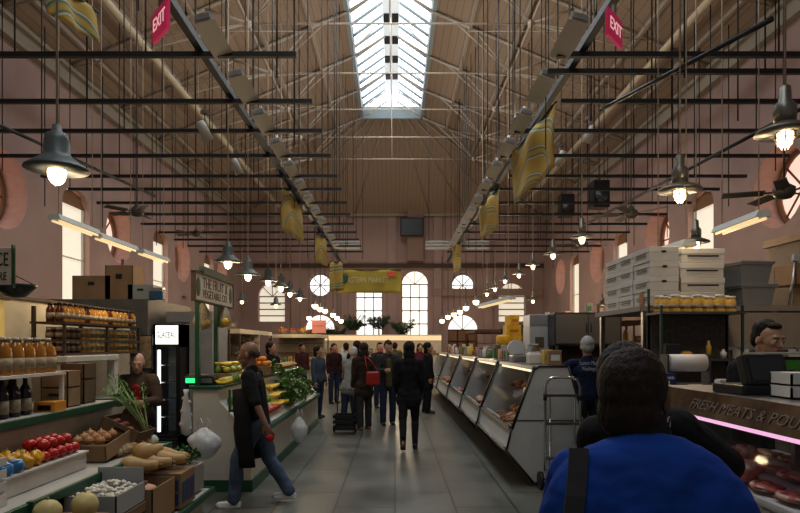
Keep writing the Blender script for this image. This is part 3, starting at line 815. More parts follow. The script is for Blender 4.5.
    voxel(lb, botname, bottom, t, max(.009, vox)*s, 3, .02*s)
    # top
    tb = MB(); g = .02 if topk == 'shirt' else .034
    caps(tb, (-.05,0,.98-hem*.5), .125+g, (.05,0,.98-hem*.5), .125+g, tor); caps(tb, (0,0,.97-hem), (.135+g)*w, (0,0,1.12), (.125+g)*w, tor); caps(tb, (0,0,1.12), (.125+g)*w, (0,0,1.3), .14+g, tor)
    caps(tb, (-.08,0,1.3), .1+g, (.08,0,1.3), .1+g, tor); caps(tb, (-.14,0,1.4), .06+g, (.14,0,1.4), .06+g, tor); caps(tb, (0,.0,1.4), .075+g*.6, (0,.005,1.47), .06+g*.5, TF(.95))
    if trap:
        for s_ in (-1,1): caps(tb, (0,.01,1.44), .075+trap*.3, (s_*.13,.0,1.37), .07+trap, tor)
    if hump: ell(tb, hump[0], hump[1], TF(1.), u=28, v=18)
    if hem > .1:
        caps(tb, (-.06,0,.97-hem), .13+g, (.06,0,.97-hem), .13+g, tor)
    for i in (0, 1):
        caps(tb, S(sh[i]), (.054+g)*s, S(el[i]), (.046+g*.8)*s)
        if sleeve == 'long': caps(tb, S(el[i]), (.045+g*.8)*s, S(wr[i]-fd[i]*.02), (.034+g*.6)*s)
    if sleeve == 'short':
        pass
    voxel(tb, topname, top, t, max(.009, vox)*s, 3, .022*s)
    # shoes
    sh_m = shoes or BLACK
    for i in (0, 1):
        q = MB(); a = ankles[i]
        caps(q, S(a+Vector((0,.035,-.045))), .044*s, S(a+Vector((0,-.05,-.045))), .042*s); caps(q, S(a+Vector((0,-.05,-.05))), .042*s, S(a+Vector((0,-.155,-.056))), .034*s)
        if boots: caps(q, S(a+Vector((0,.0,-.03))), .046*s, S(a+(knees[i]-a)*.82), .066*s)
        else: caps(q, S(a+Vector((0,.005,-.03))), .045*s, S(a+Vector((0,.0,.01))), .045*s)
        q.prism([(S(a).x-.04*s, S(a).y+.075*s), (S(a).x+.04*s, S(a).y+.075*s), (S(a).x+.044*s, S(a).y-.15*s), (S(a).x, S(a).y-.195*s), (S(a).x-.044*s, S(a).y-.15*s)], 'z', (a.z-.085)*s, (a.z-.06)*s)
        voxel(q, 'boot' if boots else shoesn, sh_m, t, max(.008, vox*.8)*s, 2)
    return dict(t=t, s=s, sh=sh, el=el, wr=wr, fd=fd, T=TT, hf=hf, tor=tor, ankles=ankles, D=D, TF=TF)
SK_L = skin('light', (.5,.28,.2)); SK_M = skin('mid', (.4,.22,.14)); SK_D = skin('deep', (.11,.055,.035)); SK_A = skin('tan', (.45,.26,.16))
HB = mat('hair_black', (.01,.008,.008), .6, bump=.8, vscale=70, stretch=(1,1,.3), spec=.25); HBR = mat('hair_dark_brown', (.02,.012,.009), .65, bump=.8, vscale=70, stretch=(1,1,.3), spec=.25); HG = mat('hair_grey', (.38,.37,.36), .7); HW = mat('hair_pale_grey', (.5,.48,.45), .7)
cl = lambda n, c, r=.85: mat('cloth_'+n, c, r, var=.15, vscale=8, spec=.2)
K_BLACK = cl('black', (.012,.012,.014)); K_JEAN = mat('blue_jeans', (.055,.085,.14), .9, var=.4, vscale=5); K_DJEAN = cl('dark_jeans', (.02,.03,.06)); K_BROWN = cl('brown_jacket', (.09,.06,.042)); K_RED = cl('red_jumper', (.3,.012,.02))
K_GREY = cl('grey_coat', (.2,.21,.21)); K_NAVY = cl('navy_shirt', (.014,.02,.05)); K_OLIVE = cl('olive_shirt', (.09,.08,.04)); K_ROYAL = cl('royal_blue_fleece', (.005,.042,.24)); K_CHAR = cl('charcoal', (.03,.03,.033)); K_WHITE = cl('white_cloth', (.5,.5,.48))
K_DKBR = cl('dark_brown_coat', (.03,.02,.016))

# 1 walking man in the aisle
q = q1 = person('walking man in black shirt, long black apron and blue jeans crossing the aisle', X(257,6.2), 6.2, 1.69, -90, skin('walker', (.22,.12,.08)), mat('hair_cropped_grey', (.045,.035,.03), .85), K_BLACK, K_JEAN, vox=.0075, lean=6,
       legs=((-15,-32),(25,5)), arms=(((-.1,-.1,-1),(.05,-.35,-.9)), ((.3,.34,-.85),(.15,.38,-.75))), head=(-8,6), hairstyle='ring', shoes=mat('white_trainer', (.55,.54,.52), .5), sleeve='short', w=1.12, hem=.02, topname='black_shirt', botname='jeans', shoesn='trainer')
ap = MB()
for z0_, z1_ in ((.5,1.3),):
    N = 12; vs = []; fs = []
    for j in range(9):
        zz = .48+(1.28-.48)*j/8
        for i in range(N+1):
            a = math.pi*(1.0-i/N)*1.06-.1
            rr = .2*1.12+.02+(.02 if zz < .9 else 0)
            wd = 1. if zz < 1.08 else 1-.55*(zz-1.08)/.2
            vs.append(((q['T'](Vector((rr*math.cos(a)*wd, -rr*.86*math.sin(a)-.02, zz))))*q['s']))
    for j in range(8):
        for i in range(N): fs.append((j*(N+1)+i, j*(N+1)+i+1, (j+1)*(N+1)+i+1, (j+1)*(N+1)+i))
    ap._add(vs, fs, True)
o = ap.build('apron', K_BLACK, q['t']); md = o.modifiers.new('s', 'SOLIDIFY'); md.thickness = .012

# 2 old man behind the corner of the produce stand
q = person('bald elderly man in brown jacket over red jumper behind the bottle shelves', X(139,7.0), 7.0, 1.54, 12, skin('pale', (.62,.37,.27)), HW, K_BROWN, K_CHAR, vox=.009, lean=8,
       arms=(((-.3,-.1,-1),(.55,-.8,.05)), ((.3,-.1,-1),(-.5,-.8,.0))), head=(8,14), hairstyle='ring', topk='jacket', hem=.1, topname='brown_jacket')
sw = MB(); caps(sw, (0,-.185,.85), .08, (0,-.19,1.33), .055, q['tor']); caps(sw, (0,-.15,.62), .1, (0,-.165,.85), .085, q['tor']); voxel(sw, 'red_jumper', K_RED, q['t'], .012, 2)

# 3 grey coated person with trolley
person('grey haired person in grey coat bending over a black crate trolley', X(350,12.4), 12.4, 1.6, 160, SK_L, HG, K_GREY, K_DJEAN, vox=.012, lean=16, arms=(((-.2,-.5,-.9),(.1,-.8,-.6)), ((.2,-.5,-.9),(-.1,-.8,-.6))), hairstyle='short', topk='jacket', hem=.16, head=(0,15), topname='grey_coat')
# 4 woman with red bag
q4 = person('woman in dark brown coat carrying a red shoulder bag', X(364,11.7), 11.7, 1.66, 200, SK_L, HBR, K_DKBR, K_CHAR, vox=.012, hairstyle='long', topk='jacket', hem=.22, w=.92, lean=2, legs=((4,-2),(-5,-7)), topname='dark_coat', shoes=mat('tan_shoe', (.16,.08,.05), .5))
# 5 man facing camera
q = person('dark haired man facing the entrance in dark jacket over olive shirt, reading something', X(388,12.4), 12.4, 1.7, 10, SK_L, HBR, K_CHAR, K_DJEAN, vox=.011, hairstyle='fringe', topk='jacket', hem=.08, lean=3, head=(10,22),
       arms=(((-.25,-.15,-1),(.5,-.85,.1)), ((.25,-.15,-1),(-.4,-.85,.1))), legs=((3,-2),(-4,-6)), topname='dark_jacket')
sw = MB(); caps(sw, (0,-.15,.85), .07, (0,-.15,1.36), .055, q['tor']); voxel(sw, 'olive_shirt', K_OLIVE, q['t'], .012, 2)
pb = MB(); c_ = (q['wr'][0]+q['wr'][1])/2*q['s']+Vector((0,-.1,.02)); pb.box(tuple(c_-Vector((.09,.06,.008))), tuple(c_+Vector((.09,.06,.008)))); pb.build('leaflet', K_WHITE, q['t']) if False else None
# 6 woman in boots
person('woman in black coat, black leggings and tall black boots walking away down the aisle', X(409,9.5), 9.5, 1.68, 180, SK_L, HB, K_BLACK, K_BLACK, vox=.010, hairstyle='long', topk='jacket', hem=.16, w=.95, legs=((12,2),(-13,-26)), boots=True, arms=(((-.16,-.1,-1),(.1,-.45,-.8)), ((.16,-.05,-1),(-.1,-.5,-.7))), topname='black_coat', botname='leggings')
# 7 person by the cases
person('person in long black coat standing by the glass meat cases', X(428,14.6), 14.6, 1.68, 75, SK_M, HB, K_BLACK, K_BLACK, vox=.012, hairstyle='bob', topk='jacket', hem=.3, topname='black_coat')
# further figures
FARP = [('shopper in maroon top between the stall and the crowd', 334, 17.0, 1.66, 30, SK_M, HB, cl('dark_maroon', (.03,.012,.014)), 'short', 'shirt'),
        ('vendor in dark cap and blue apron behind the produce table', 318, 13.6, 1.6, 60, SK_M, HB, cl('blue_apron', (.05,.07,.1)), 'bob', 'shirt'),
        ('tall shopper in black jacket just behind the grey coat', 357, 14.8, 1.72, 190, SK_M, HBR, K_BLACK, 'bob', 'jacket'),
        ('shopper in dark jacket half hidden behind the reading man', 380, 15.8, 1.68, 20, SK_L, HBR, K_CHAR, 'fringe', 'jacket'),
        ('distant shopper in maroon coat beyond the booted woman', 420, 18.0, 1.66, 10, SK_L, HB, cl('maroon', (.12,.02,.04)), 'bob', 'jacket'),
        ('distant shopper in white shirt beside the produce table end', 346, 17.5, 1.68, 200, SK_L, HBR, K_WHITE, 'short', 'shirt'),
        ('distant shopper in olive coat at the end of the aisle', 395, 20.5, 1.7, 170, SK_L, HBR, K_OLIVE, 'short', 'jacket'),
        ('dark haired vendor behind the counter back beyond the walking man', 271, 12.6, 1.68, 60, SK_M, HB, K_BLACK, 'bob', 'shirt'),
        ('vendor in dark red shirt behind the far flower counter', 302, 19.0, 1.66, 40, SK_M, HB, cl('dull_red', (.06,.02,.02)), 'short', 'shirt')]
for lab, px, Y, H, fc, skc, hr, tp, hs, tk in FARP:
    person(lab, X(px, Y), Y, H, fc, skc, hr, tp, K_DJEAN, vox=.016, hairstyle=hs, topk=tk, hem=.1 if tk == 'jacket' else .02, legs=((3,-1),(-3,-5)))
# 13 grey haired vendor in navy T-shirt
q13 = person('grey haired vendor in navy T-shirt behind the glass cases, seen from the back', X(588,8.05), 8.05, 1.73, 172, SK_L, HG, K_NAVY, K_CHAR, vox=.009, hairstyle='short', arms=(((-.2,-.1,-1),(.0,-.75,-.5)), ((.75,-.35,-.5),(.35,-.75,.1))), w=1.12, lean=5, sleeve='short', topname='navy_shirt')
text('lettering', 'Eastern Market\nWashington', .075, K_WHITE, q13['t'], (0, .185, 1.375), rot=(math.pi/2, 0, math.pi), fit=.28)
# 14 man behind the register
q14 = person('dark haired man in black jacket standing behind the register', X(762,4.3), 4.3, 1.81, 2, skin('warm', (.5,.29,.19)), HB, K_BLACK, K_CHAR, vox=.0075, hairstyle='fringe', topk='jacket', head=(14,12), lean=4, trap=.018, hsc=1.0,
       arms=(((-.15,-.3,-1),(.2,-.8,-.2)), ((.15,-.3,-1),(-.1,-.8,-.2))), topname='black_jacket')
# 15 woman in royal blue in front of the camera
q15 = person('heavy set woman in royal blue fleece with black shoulder strap, seen from the back', X(643,1.62), 1.62, 1.585, 172, SK_D, HBR, K_ROYAL, K_CHAR, vox=.0065, hairstyle='woman', topk='jacket', w=1.04, head=(-30,10), lean=6,
       arms=(((-.22,-.1,-1),(.1,-.7,-.7)), ((.22,-.1,-1),(-.1,-.7,-.7))), topname='blue_fleece', gaze=True, hem=.08, hsc=1.2, trap=.0, hump=((0,.085,1.215),(.312,.18,.335)))
c_ = MB(); caps(c_, (0,.05,1.45), .105, (0,.04,1.535), .088, q15['TF'](.95)); voxel(c_, 'black_collar', K_BLACK, q15['t'], .009, 2, .01)
# strap of her bag
q = q15; pts = []
for k in range(9):
    u = k/8; zz = 1.5-u*.5; xx = .19+.085*u; rr = 1-((zz-1.215)/.335)**2-(xx/.312)**2; v_ = q['T'](Vector((xx*1.04/1.04, 0, zz))); v_.y = 0; pts.append((q['T'](Vector((xx, .1+.18*math.sqrt(max(.03, rr)), zz)))*q['s']))
sb = MB(); vs = []
for p in pts: vs += [p+Vector((-.024,0,0)), p+Vector((.024,0,0)), p+Vector((.024,.014,0)), p+Vector((-.024,.014,0))]
fs = []
for k in range(8):
    for j in range(4): fs.append((k*4+j, k*4+(j+1) % 4, (k+1)*4+(j+1) % 4, (k+1)*4+j))
sb._add(vs, fs); sb.build('bag_strap', K_CHAR, q['t'])
e = MB(); e.tube([q['hf'](Vector((.084, .0+.014*math.cos(a), -.06+.018*math.sin(a)))) for a in [2*math.pi*i/12 for i in range(12)]], .002, 5, True)
e.tube([q['hf'](Vector((-.084, .0+.014*math.cos(a), -.06+.018*math.sin(a)))) for a in [2*math.pi*i/12 for i in range(12)]], .002, 5, True); e.build('hoop_earring', CHROME, q['t'])
# 16 second customer leaning on the case
q16 = person('customer in black jacket leaning on the meat case beyond the blue fleece', X(655,2.35), 2.35, 1.62, 160, SK_D, HB, K_BLACK, K_BLACK, vox=.008, hairstyle='big', topk='jacket', w=.92, lean=6, side=9, head=(-20,10),
       arms=(((-.8,-.4,-.65),(.1,-.9,-.1)), ((.05,-.5,-.85),(-.3,-.8,-.3))), topname='black_jacket', gaze=True, hem=.08)
# ================================================================ PRODUCE SIDE
# produce prototypes are built once at the spot of the first item, then copied
PM = lambda n, c, r=.4, v=.12, **k: mat('produce_'+n, c, r, var=v, vscale=14, **k)
TOM = PM('tomato', (.42,.02,.015), .25); YEL = PM('yellow_pepper', (.65,.33,.02), .3); POT = PM('potato', (.36,.24,.12), .7); ONI = PM('onion', (.42,.22,.1), .4); MEL = PM('melon', (.52,.42,.18), .5, .1)
SQU = PM('squash', (.42,.27,.11), .5); MUSH = PM('mushroom', (.68,.64,.55), .6, .05); LEAF = PM('leaf', (.04,.12,.025), .5, .4); STEM = PM('pale_stem', (.3,.4,.17), .5); ORA = PM('orange', (.75,.25,.02), .4); MAN = PM('mango', (.5,.45,.08), .4, .35)
GRE = PM('green_fruit', (.14,.25,.04), .4); REDP = PM('red_potato', (.2,.05,.045), .5); PURP = PM('beet', (.13,.03,.045), .5); BAN = PM('banana', (.75,.5,.05), .4)
PROTO = {}
def veg(kind, loc, lab, grp, rz=0, sc=1., rot=None, cat=None):
    key = kind; loc = Vector(loc)+Vector((0,0,.003))
    if key in PROTO:
        return dup(PROTO[key], loc, rot=rot or (0,0,rz), label=lab, group=grp, sc=sc)
    b = MB(); st = None
    if kind == 'tomato':
        b.ball((0,0,.034), .038, (1,1,.88), jit=.1, seed=2); m = TOM; st = ('stem', [((0,0,.064),(0,.004,.074),.003)], LEAF); c = 'tomato'
    elif kind == 'yellow_pepper':
        b.ball((0,0,.045), .046, (1,1,1.05), jit=.45, seed=5); m = YEL; st = ('stem', [((0,0,.085),(.004,0,.112),.005)], LEAF); c = 'pepper'
    elif kind == 'potato': b.ball((0,0,.03), .036, (1.35,1,.85), jit=.3, seed=8); m = POT; c = 'potato'
    elif kind == 'red_potato': b.ball((0,0,.025), .03, (1.2,1,.85), jit=.2, seed=9); m = REDP; c = 'potato'
    elif kind == 'onion':
        b.lathe([(0,0),(.02,.002),(.04,.022),(.043,.036),(.03,.06),(.01,.072),(.006,.085),(0,.088)], n=16); m = ONI; c = 'onion'
    elif kind == 'melon':
        b.ball((0,0,.085), .088, (1,1,.97), u=22, v=14, jit=.04); m = MEL; st = ('stem', [((0,0,.168),(.004,0,.182),.008)], WOOD); c = 'melon'
    elif kind == 'squash':
        b.lathe([(0,-.13),(.03,-.128),(.062,-.1),(.07,-.06),(.055,-.01),(.038,.04),(.036,.09),(.03,.115),(0,.12)], n=18, M=Matrix.Translation((0,0,.068)) @ Matrix.Rotation(math.pi/2, 4, 'Y')); m = SQU; st = ('stem', [((.118,0,.068),(.14,0,.07),.01)], WOOD); c = 'squash'
    elif kind == 'mushroom':
        b.lathe([(.007,0),(.008,.014),(.022,.012),(.022,.02),(.012,.032),(0,.035)], n=12); m = MUSH; c = 'mushroom'
    elif kind == 'orange': b.ball((0,0,.037), .037, (1,1,.96)); m = ORA; st = ('navel', [((0,0,.071),(0,0,.074),.004)], LEAF); c = 'orange'
    elif kind == 'mango': b.ball((0,0,.036), .045, (1.3,.95,.8), jit=.15, seed=3); m = MAN; c = 'mango'
    elif kind == 'green_pear': b.lathe([(0,0),(.025,.003),(.038,.03),(.032,.06),(.016,.085),(0,.095)], n=14); m = GRE; st = ('stem', [((0,0,.092),(.004,0,.11),.002)], WOOD); c = 'pear'
    elif kind == 'banana_bunch':
        for k in range(5):
            a = (k-2)*.22; b.tube([(.02*math.cos(t_)*0+(.10*math.sin(t_)), (.03*(k-2))+.0, .02+.1*(1-math.cos(t_))*.55) for t_ in [-.9,-.6,-.3,0,.3,.6,.9]], [.005,.015,.018,.019,.018,.014,.004], 8)
        m = BAN; c = 'banana bunch'
    elif kind == 'pumpkin':
        vs = []
        n = 24
        prof = [(0,0),(.05,.004),(.085,.03),(.092,.06),(.075,.095),(.03,.11),(0,.104)]
        for r, z in prof:
            for i in range(n):
                a = 2*math.pi*i/n; q = 1-.07*abs(math.cos(4*a)); vs.append(Vector((r*q*math.cos(a), r*q*math.sin(a), z)))
        fs = [(j*n+i, j*n+(i+1) % n, (j+1)*n+(i+1) % n, (j+1)*n+i) for j in range(len(prof)-1) for i in range(n)]
        b._add(vs, fs, True); m = PM('pumpkin', (.55,.3,.18), .5); st = ('stem', [((0,0,.1),(.008,0,.135),.009)], WOOD); c = 'pumpkin'
    t = b.build(kind, m, origin=False); t.location = loc; tag(t, lab, c, grp)
    t.rotation_euler = rot or (0,0,rz); t.scale = (sc,)*3
    if st:
        q = MB()
        for a_, b_, r_ in st[1]: q.cyl(a_, b_, r_, n=6)
        q.build(st[0], st[2], t)
    PROTO[key] = t
    return t
def leafy(name, loc, lab, cat, n=60, r=.14, h=.16, m=None, stems=True, grp=None, up=1., w=.045):
    t = thing(name, lab, cat, loc, 0, grp); b = MB(); s_ = MB()
    for i in range(n):
        a = random.uniform(0, 6.28); q = random.uniform(.1, 1); d = Vector((math.cos(a)*q*r, math.sin(a)*q*r, h*(1-.5*q)*random.uniform(.5, 1.1)*up))
        if stems and i % 3 == 0: s_.cyl((d.x*.15, d.y*.15, 0), d*.9, .003, n=4)
        for k in range(3):
            e = d+Vector((random.uniform(-1,1), random.uniform(-1,1), random.uniform(-.3,.9)))*w*1.1; b.leaf(d, e, w*.7, (random.random(), random.random(), 1))
    b.build('leaves', m or LEAF, t)
    if stems: s_.build('stems', STEM, t)
    return t

# ---- tiered stand in front -------------------------------------------
PANELW = mat('stand_panel_white', (.4,.38,.34), .55, var=.1, vscale=4)
st = thing('produce_stand', 'tiered white produce stand with dark green edging along the aisle', 'market stand', (-2.6, 4.4, 0))
Y0, Y1 = 2.6, 5.55
b = MB()
b.prism([(-1.78,0), (-1.78,.3), (-2.19,.325), (-2.19,.70), (-2.62,.735), (-2.62,1.12), (-3.25,1.12), (-3.25,0)], 'y', Y0, Y1)
b.box((-3.25, Y1, 0), (-2.88, 6.2, 1.12))
b.build('carcass', PANELW, st, world=True)
for x0, x1, z, ya in ((-2.2,-1.7,.325,Y0), (-2.63,-2.1,.74,Y0), (-3.25,-2.54,1.14,Y0)):
    MB().box((x0, ya, z-.015), (x1, Y1, z)).build('shelf', PANELW, st, world=True)
    MB().box((x1, ya, z-.045), (x1+.03, Y1+.03, z+.012), bev=.006).build('green_edge', GREEN, st, world=True)
    MB().box((x0+.1, Y1, z-.045), (x1, Y1+.03, z+.012), bev=.006).build('green_edge', GREEN, st, world=True)
MB().box((-1.79, Y0, 0), (-1.765, Y1, .1)).build('plinth', GREEN, st, world=True)
for yy in (3.42,): MB().box((-2.09, yy-.02, .3), (-2.05, yy+.02, .76)).build('post', GREEN, st, world=True)
# tall green posts and name sign above
sp_ = thing('sign_post', 'dark green upright post carrying the produce name board', 'post', (-2.98, 4.42, 1.14))
MB().box((-.03,-.03,0), (.03,.03,1.5)).build('shaft', GREEN, sp_); MB().box((-.05,-.05,0), (.05,.05,.02)).build('foot', GREEN, sp_)
sg = thing('stall_sign', 'white name board with dark lettering at the bottle shelves', 'sign', P(-39, 285, 4.36))
MB().box((-.37, -.012, 0), (.385, .012, .27), bev=.004).build('board', CREAM, sg)
INK = mat('ink_dark', (.02,.03,.03), .6)
text('lettering', 'PRODUCE', .14, INK, sg, (.17, -.014, .18), fit=.36); text('lettering', 'AND MORE', .085, INK, sg, (.2, -.014, .06), fit=.28)
MB().box((.374,-.012,-.02), (.385,.02,.29)).build('edge_strip', GREEN, sg)

# tomatoes tray on second tier
T2 = .742
tr = thing('display_box', 'long low white box carrying packs of tomatoes and peppers', 'display box', (-2.42, 3.97, T2))
MB().box((-.14,-.47,0), (.14,.47,.115), bev=.008).build('box', mat('display_white', (.5,.47,.43), .5, var=.1), tr)
MB().box((-.15,-.48,.116), (.15,.48,.128)).build('lip', WHITE, tr)
TZ = T2+.129
n = 0
for j in range(5):
    for i in range(3):
        x = -2.5+i*.085; y = 3.98+j*.092
        veg('tomato', (x, y, TZ), 'red tomato heaped on the long white display box', 'red tomatoes on the white box', random.uniform(0,6), random.uniform(1.1,1.25))
for j in range(4):
    for i in range(2): veg('tomato', (-2.46+i*.09, 4.04+j*.092, TZ+.066), 'red tomato heaped on the long white display box', 'red tomatoes on the white box', random.uniform(0,6), 1.15)
for k in range(6): veg('yellow_pepper', (-2.51+.092*(k % 3), 3.78+.1*(k//3), TZ), 'yellow pepper beside the red tomatoes', 'yellow peppers on the white box', k, 1.0)
BLUE = mat('blue_packaging', (.05,.2,.42), .35, var=.3, vscale=25)
bp0 = None
for k in range(6):
    loc = (-2.51+.095*(k % 3), 3.56+.11*(k//3), TZ)
    if bp0 is None:
        bp0 = thing('blue_produce_pack', 'round blue and white wrapped pack beside the yellow peppers', 'pack', loc, 0, 'blue wrapped packs')
        MB().ball((0,0,.04), .05, (1,1,.8), jit=.5, seed=4).build('wrap', BLUE, bp0); MB().ball((0,0,.072), .03, (1,1,.4), jit=.4).build('label_patch', mat('pale_blue_patch', (.4,.55,.7), .4), bp0)
    else: dup(bp0, loc, k*1.1)
def carton(name, loc, sx, sy, h, lab, m=CARD, rz=0, rot=None, open_=True, th=.008, cat='box', grp=None, slots=True):
    t = thing(name, lab, cat, loc, rz, grp)
    if rot: t.rotation_euler = rot
    b = MB()
    b.box((-sx/2,-sy/2,0), (sx/2,sy/2,th))
    b.box((-sx/2,-sy/2,0), (-sx/2+th,sy/2,h)).box((sx/2-th,-sy/2,0), (sx/2,sy/2,h)).box((-sx/2,-sy/2,0), (sx/2,-sy/2+th,h)).box((-sx/2,sy/2-th,0), (sx/2,sy/2,h))
    b.build('carton_walls', m, t)
    if not open_:
        MB().box((-sx/2,-sy/2,h), (-.004,sy/2,h+.006)).box((.004,-sy/2,h), (sx/2,sy/2,h+.006)).build('lid_flap', m, t)
    if slots: MB().box((-.045,-sy/2-.003,h*.62), (.045,-sy/2,h*.76)).build('hand_hole', BLACK, t)
    return t
# cartons, crate, onions behind tomatoes
carton('cardboard_tray', (-2.4, 4.86, T2+.04), .36, .5, .13, 'open cardboard carton of onions behind the tomatoes', rot=(R(8), 0, 0))
for k in range(9): veg('onion', (-2.5+.09*(k % 3), 4.72+.1*(k//3), T2+.12+.012*(k//3)), 'golden onion in the open cardboard carton', 'golden onions in the carton', k, .95)
t = thing('navy_carton', 'small navy blue carton tipped on its side behind the tomatoes', 'box', (-2.5, 4.52, T2), R(25)); t.rotation_euler = (R(20), R(0), R(30))
MB().box((-.07,-.05,0), (.07,.05,.15), bev=.004).build('carton_walls', mat('navy_card', (.02,.035,.09), .5), t); text('lettering', 'FRESH', .03, WHITE, t, (0,-.052,.1), fit=.1)
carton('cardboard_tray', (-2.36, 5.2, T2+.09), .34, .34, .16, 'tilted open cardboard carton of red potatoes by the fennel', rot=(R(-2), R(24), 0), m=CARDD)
for k in range(8): veg('red_potato', (-2.44+.075*(k % 3), 5.1+.08*(k//3), T2+.21-.03*(k % 3)), 'small red potato in the tilted carton', 'red potatoes in the tilted carton', k, 1.1)
nb = thing('mesh_bag', 'clear net bag of yellow potatoes lying before the tilted carton', 'bag of potatoes', (-2.22, 5.05, T2))
for k in range(8):
    o = MB().ball((-.02+.05*(k % 2), -.2+.06*k, .04+.02*(k % 2)), .038, (1.1,1,.9), jit=.3, seed=k).build('potato', POT, nb)
MB().ball((0,0,.045), .13, (.55,1.95,.42), u=16, v=8, jit=.2).build('net', mat('net_film', (.6,.5,.35), .3, alpha=.25), nb)
# fennel with long fronds
fn = thing('fennel', 'fennel bulb with long green fronds leaning over the shelf corner', 'fennel', (-2.17, 5.36, T2)); fn.scale = (1.15,1.15,1.15)
b = MB(); b.ball((0,0,.045), .05, (1.0,1.0,.95), jit=.15); b.ball((-.025,0,.08), .035, (.8,.7,1.1)); b.build('bulb', mat('fennel_bulb', (.6,.6,.42), .4), fn)
b = MB(); lf = MB()
for k in range(14):
    u = random.uniform(-.12,.12); v = random.uniform(-.1,.08)
    p = [(-.02,0,.06), (-.08+u*.3, v*.4, .2), (-.16+u*.8, v, .34), (-.26+u*1.5, v*1.6, .48+random.uniform(-.05,.05))]
    b.tube(p, [.009,.006,.004,.002], 5)
    for j in range(26):
        q = Vector(p[2]).lerp(Vector(p[3]), random.uniform(-.5,1.15)); e = q+Vector((random.uniform(-1,1), random.uniform(-1,1), random.uniform(-.4,1)))*.06; lf.leaf(q, e, .008)
b.build('stalks', STEM, fn); lf.build('fronds', PM('frond', (.13,.3,.06), .5, .3), fn)
# lower shelf: melons, mushrooms, crates, squash, greens
T1 = .346
for k_, (x_, y_, sx_, sy_, h_, l_) in enumerate([(-1.93,3.5,.34,.42,.27,'slatted wooden crate turned over under the pale melons'), (-1.94,4.03,.36,.44,.2,'slatted wooden crate turned over under the mushroom carton')]):
    t = thing('wooden_crate', l_, 'crate', (x_, y_, T1)); b = MB()
    for z_ in (0,.07,.14,.21):
        if z_+.05 < h_: b.box((-sx_/2,-sy_/2,z_),(sx_/2,-sy_/2+.01,z_+.05)).box((sx_/2-.01,-sy_/2,z_),(sx_/2,sy_/2,z_+.05)).box((-sx_/2,-sy_/2,z_),(-sx_/2+.01,sy_/2,z_+.05))
    b.build('slats', WOOD, t); MB().box((-sx_/2,-sy_/2,h_-.012),(sx_/2,sy_/2,h_)).build('top_board', WOOD, t)
veg('melon', (-1.98, 3.42, T1+.271), 'pale yellow round melon at the front end of the low shelf', 'pale yellow melons', 0, .88)
dup(PROTO['melon'], (-1.86, 3.6, T1+.271), 1.0, label='pale yellow round melon beside the mushroom carton', sc=.88)
PALEC = mat('pale_carton', (.34,.35,.35), .6)
mc = carton('mushroom_carton', (-1.94, 4.03, T1+.201), .34, .44, .14, 'pale grey carton full of white mushrooms', m=PALEC, slots=False)
MB().box((-.16,.21,.14), (.16,.218,.24)).build('back_flap', PALEC, mc)
for i in range(7):
    for j in range(7):
        veg('mushroom', (-1.94-.13+.043*i, 4.03-.17+.053*j, T1+.295+random.uniform(0,.025)+.012*(3-abs(i-3))), 'white button mushroom in the pale grey carton', 'white mushrooms in the carton', rot=(random.uniform(-.7,.7), random.uniform(-.7,.7), 0), sc=.95)
MB().box((-.155,-.2,.008), (.155,.2,.09)).build('paper_liner', mat('liner_paper', (.45,.44,.4), .7), mc)
t = thing('blue_tag_pack', 'small blue pack leaning on the mushroom carton', 'pack', (-1.72, 3.76, T1), R(-15)); MB().box((-.05,-.015,0), (.05,.015,.13)).build('pack_body', BLUE, t); MB().box((-.035,-.018,.05), (.035,-.0155,.1)).build('paper_label', MATS['pale_blue_patch'], t)
b = carton('cardboard_crate', (-1.92, 4.5, T1), .38, .44, .27, 'brown cardboard crate holding two pale pumpkins', m=CARD)
MB().box((-.17,-.2,.01), (.17,.2,.17)).build('packing_paper', CARDD, b)
veg('pumpkin', (-1.83, 4.4, T1+.175), 'pinkish pumpkin in the brown crate', 'pale pumpkins in the crate', 0, .95); dup(PROTO['pumpkin'], (-1.98, 4.6, T1+.175), 1, sc=.85, label='smaller pinkish pumpkin at the back of the brown crate')
bw = thing('printed_carton', 'cardboard carton printed with blue panels at the corner of the low shelf', 'box', (-1.87, 4.9, T1))
MB().box((-.17,-.13,0), (.17,.2,.28), bev=.004).build('carton_walls', CARD, bw)
for i in range(3):
    for z in (.03, .14): MB().box((-.155+.105*i, -.134, z), (-.06+.105*i, -.13, z+.09)).build('printed_panel', mat('blue_print', (.03,.05,.14), .6), bw)
for i in range(3): MB().box((.17, -.11+.1*i, .04), (.174, -.03+.1*i, .21)).build('printed_panel', MATS['blue_print'], bw)
for k, (x, y, z, r_) in enumerate([(-1.92,4.78,.285,.2), (-1.86,4.93,.285,.1), (-1.88,5.06,.285,-.1), (-1.98,4.84,.37,1.3), (-1.98,4.66,.285,.2)]):
    veg('squash', (x, y, T1+z-.0), 'tan butternut squash laid across the crates, '+['by the mushrooms','on the printed carton','at the back of the carton','at the shelf corner','against the tier'][k], 'butternut squashes on the crates', r_, 1.15)
bn = thing('greens_bin', 'pale plastic bin of leafy greens at the end of the low shelf', 'bin', (-1.78, 5.42, T1)) 
bn.location = (-1.9, 5.32, T1)
MB().box((-.16,-.18,0), (.15,.18,.24), bev=.01).build('bin_body', mat('bin_grey', (.3,.29,.26), .5), bn)
leafy('leafy_greens', (-1.9, 5.32, T1+.24), 'dark leafy greens heaped on the pale bin', 'greens', 110, .19, .17)
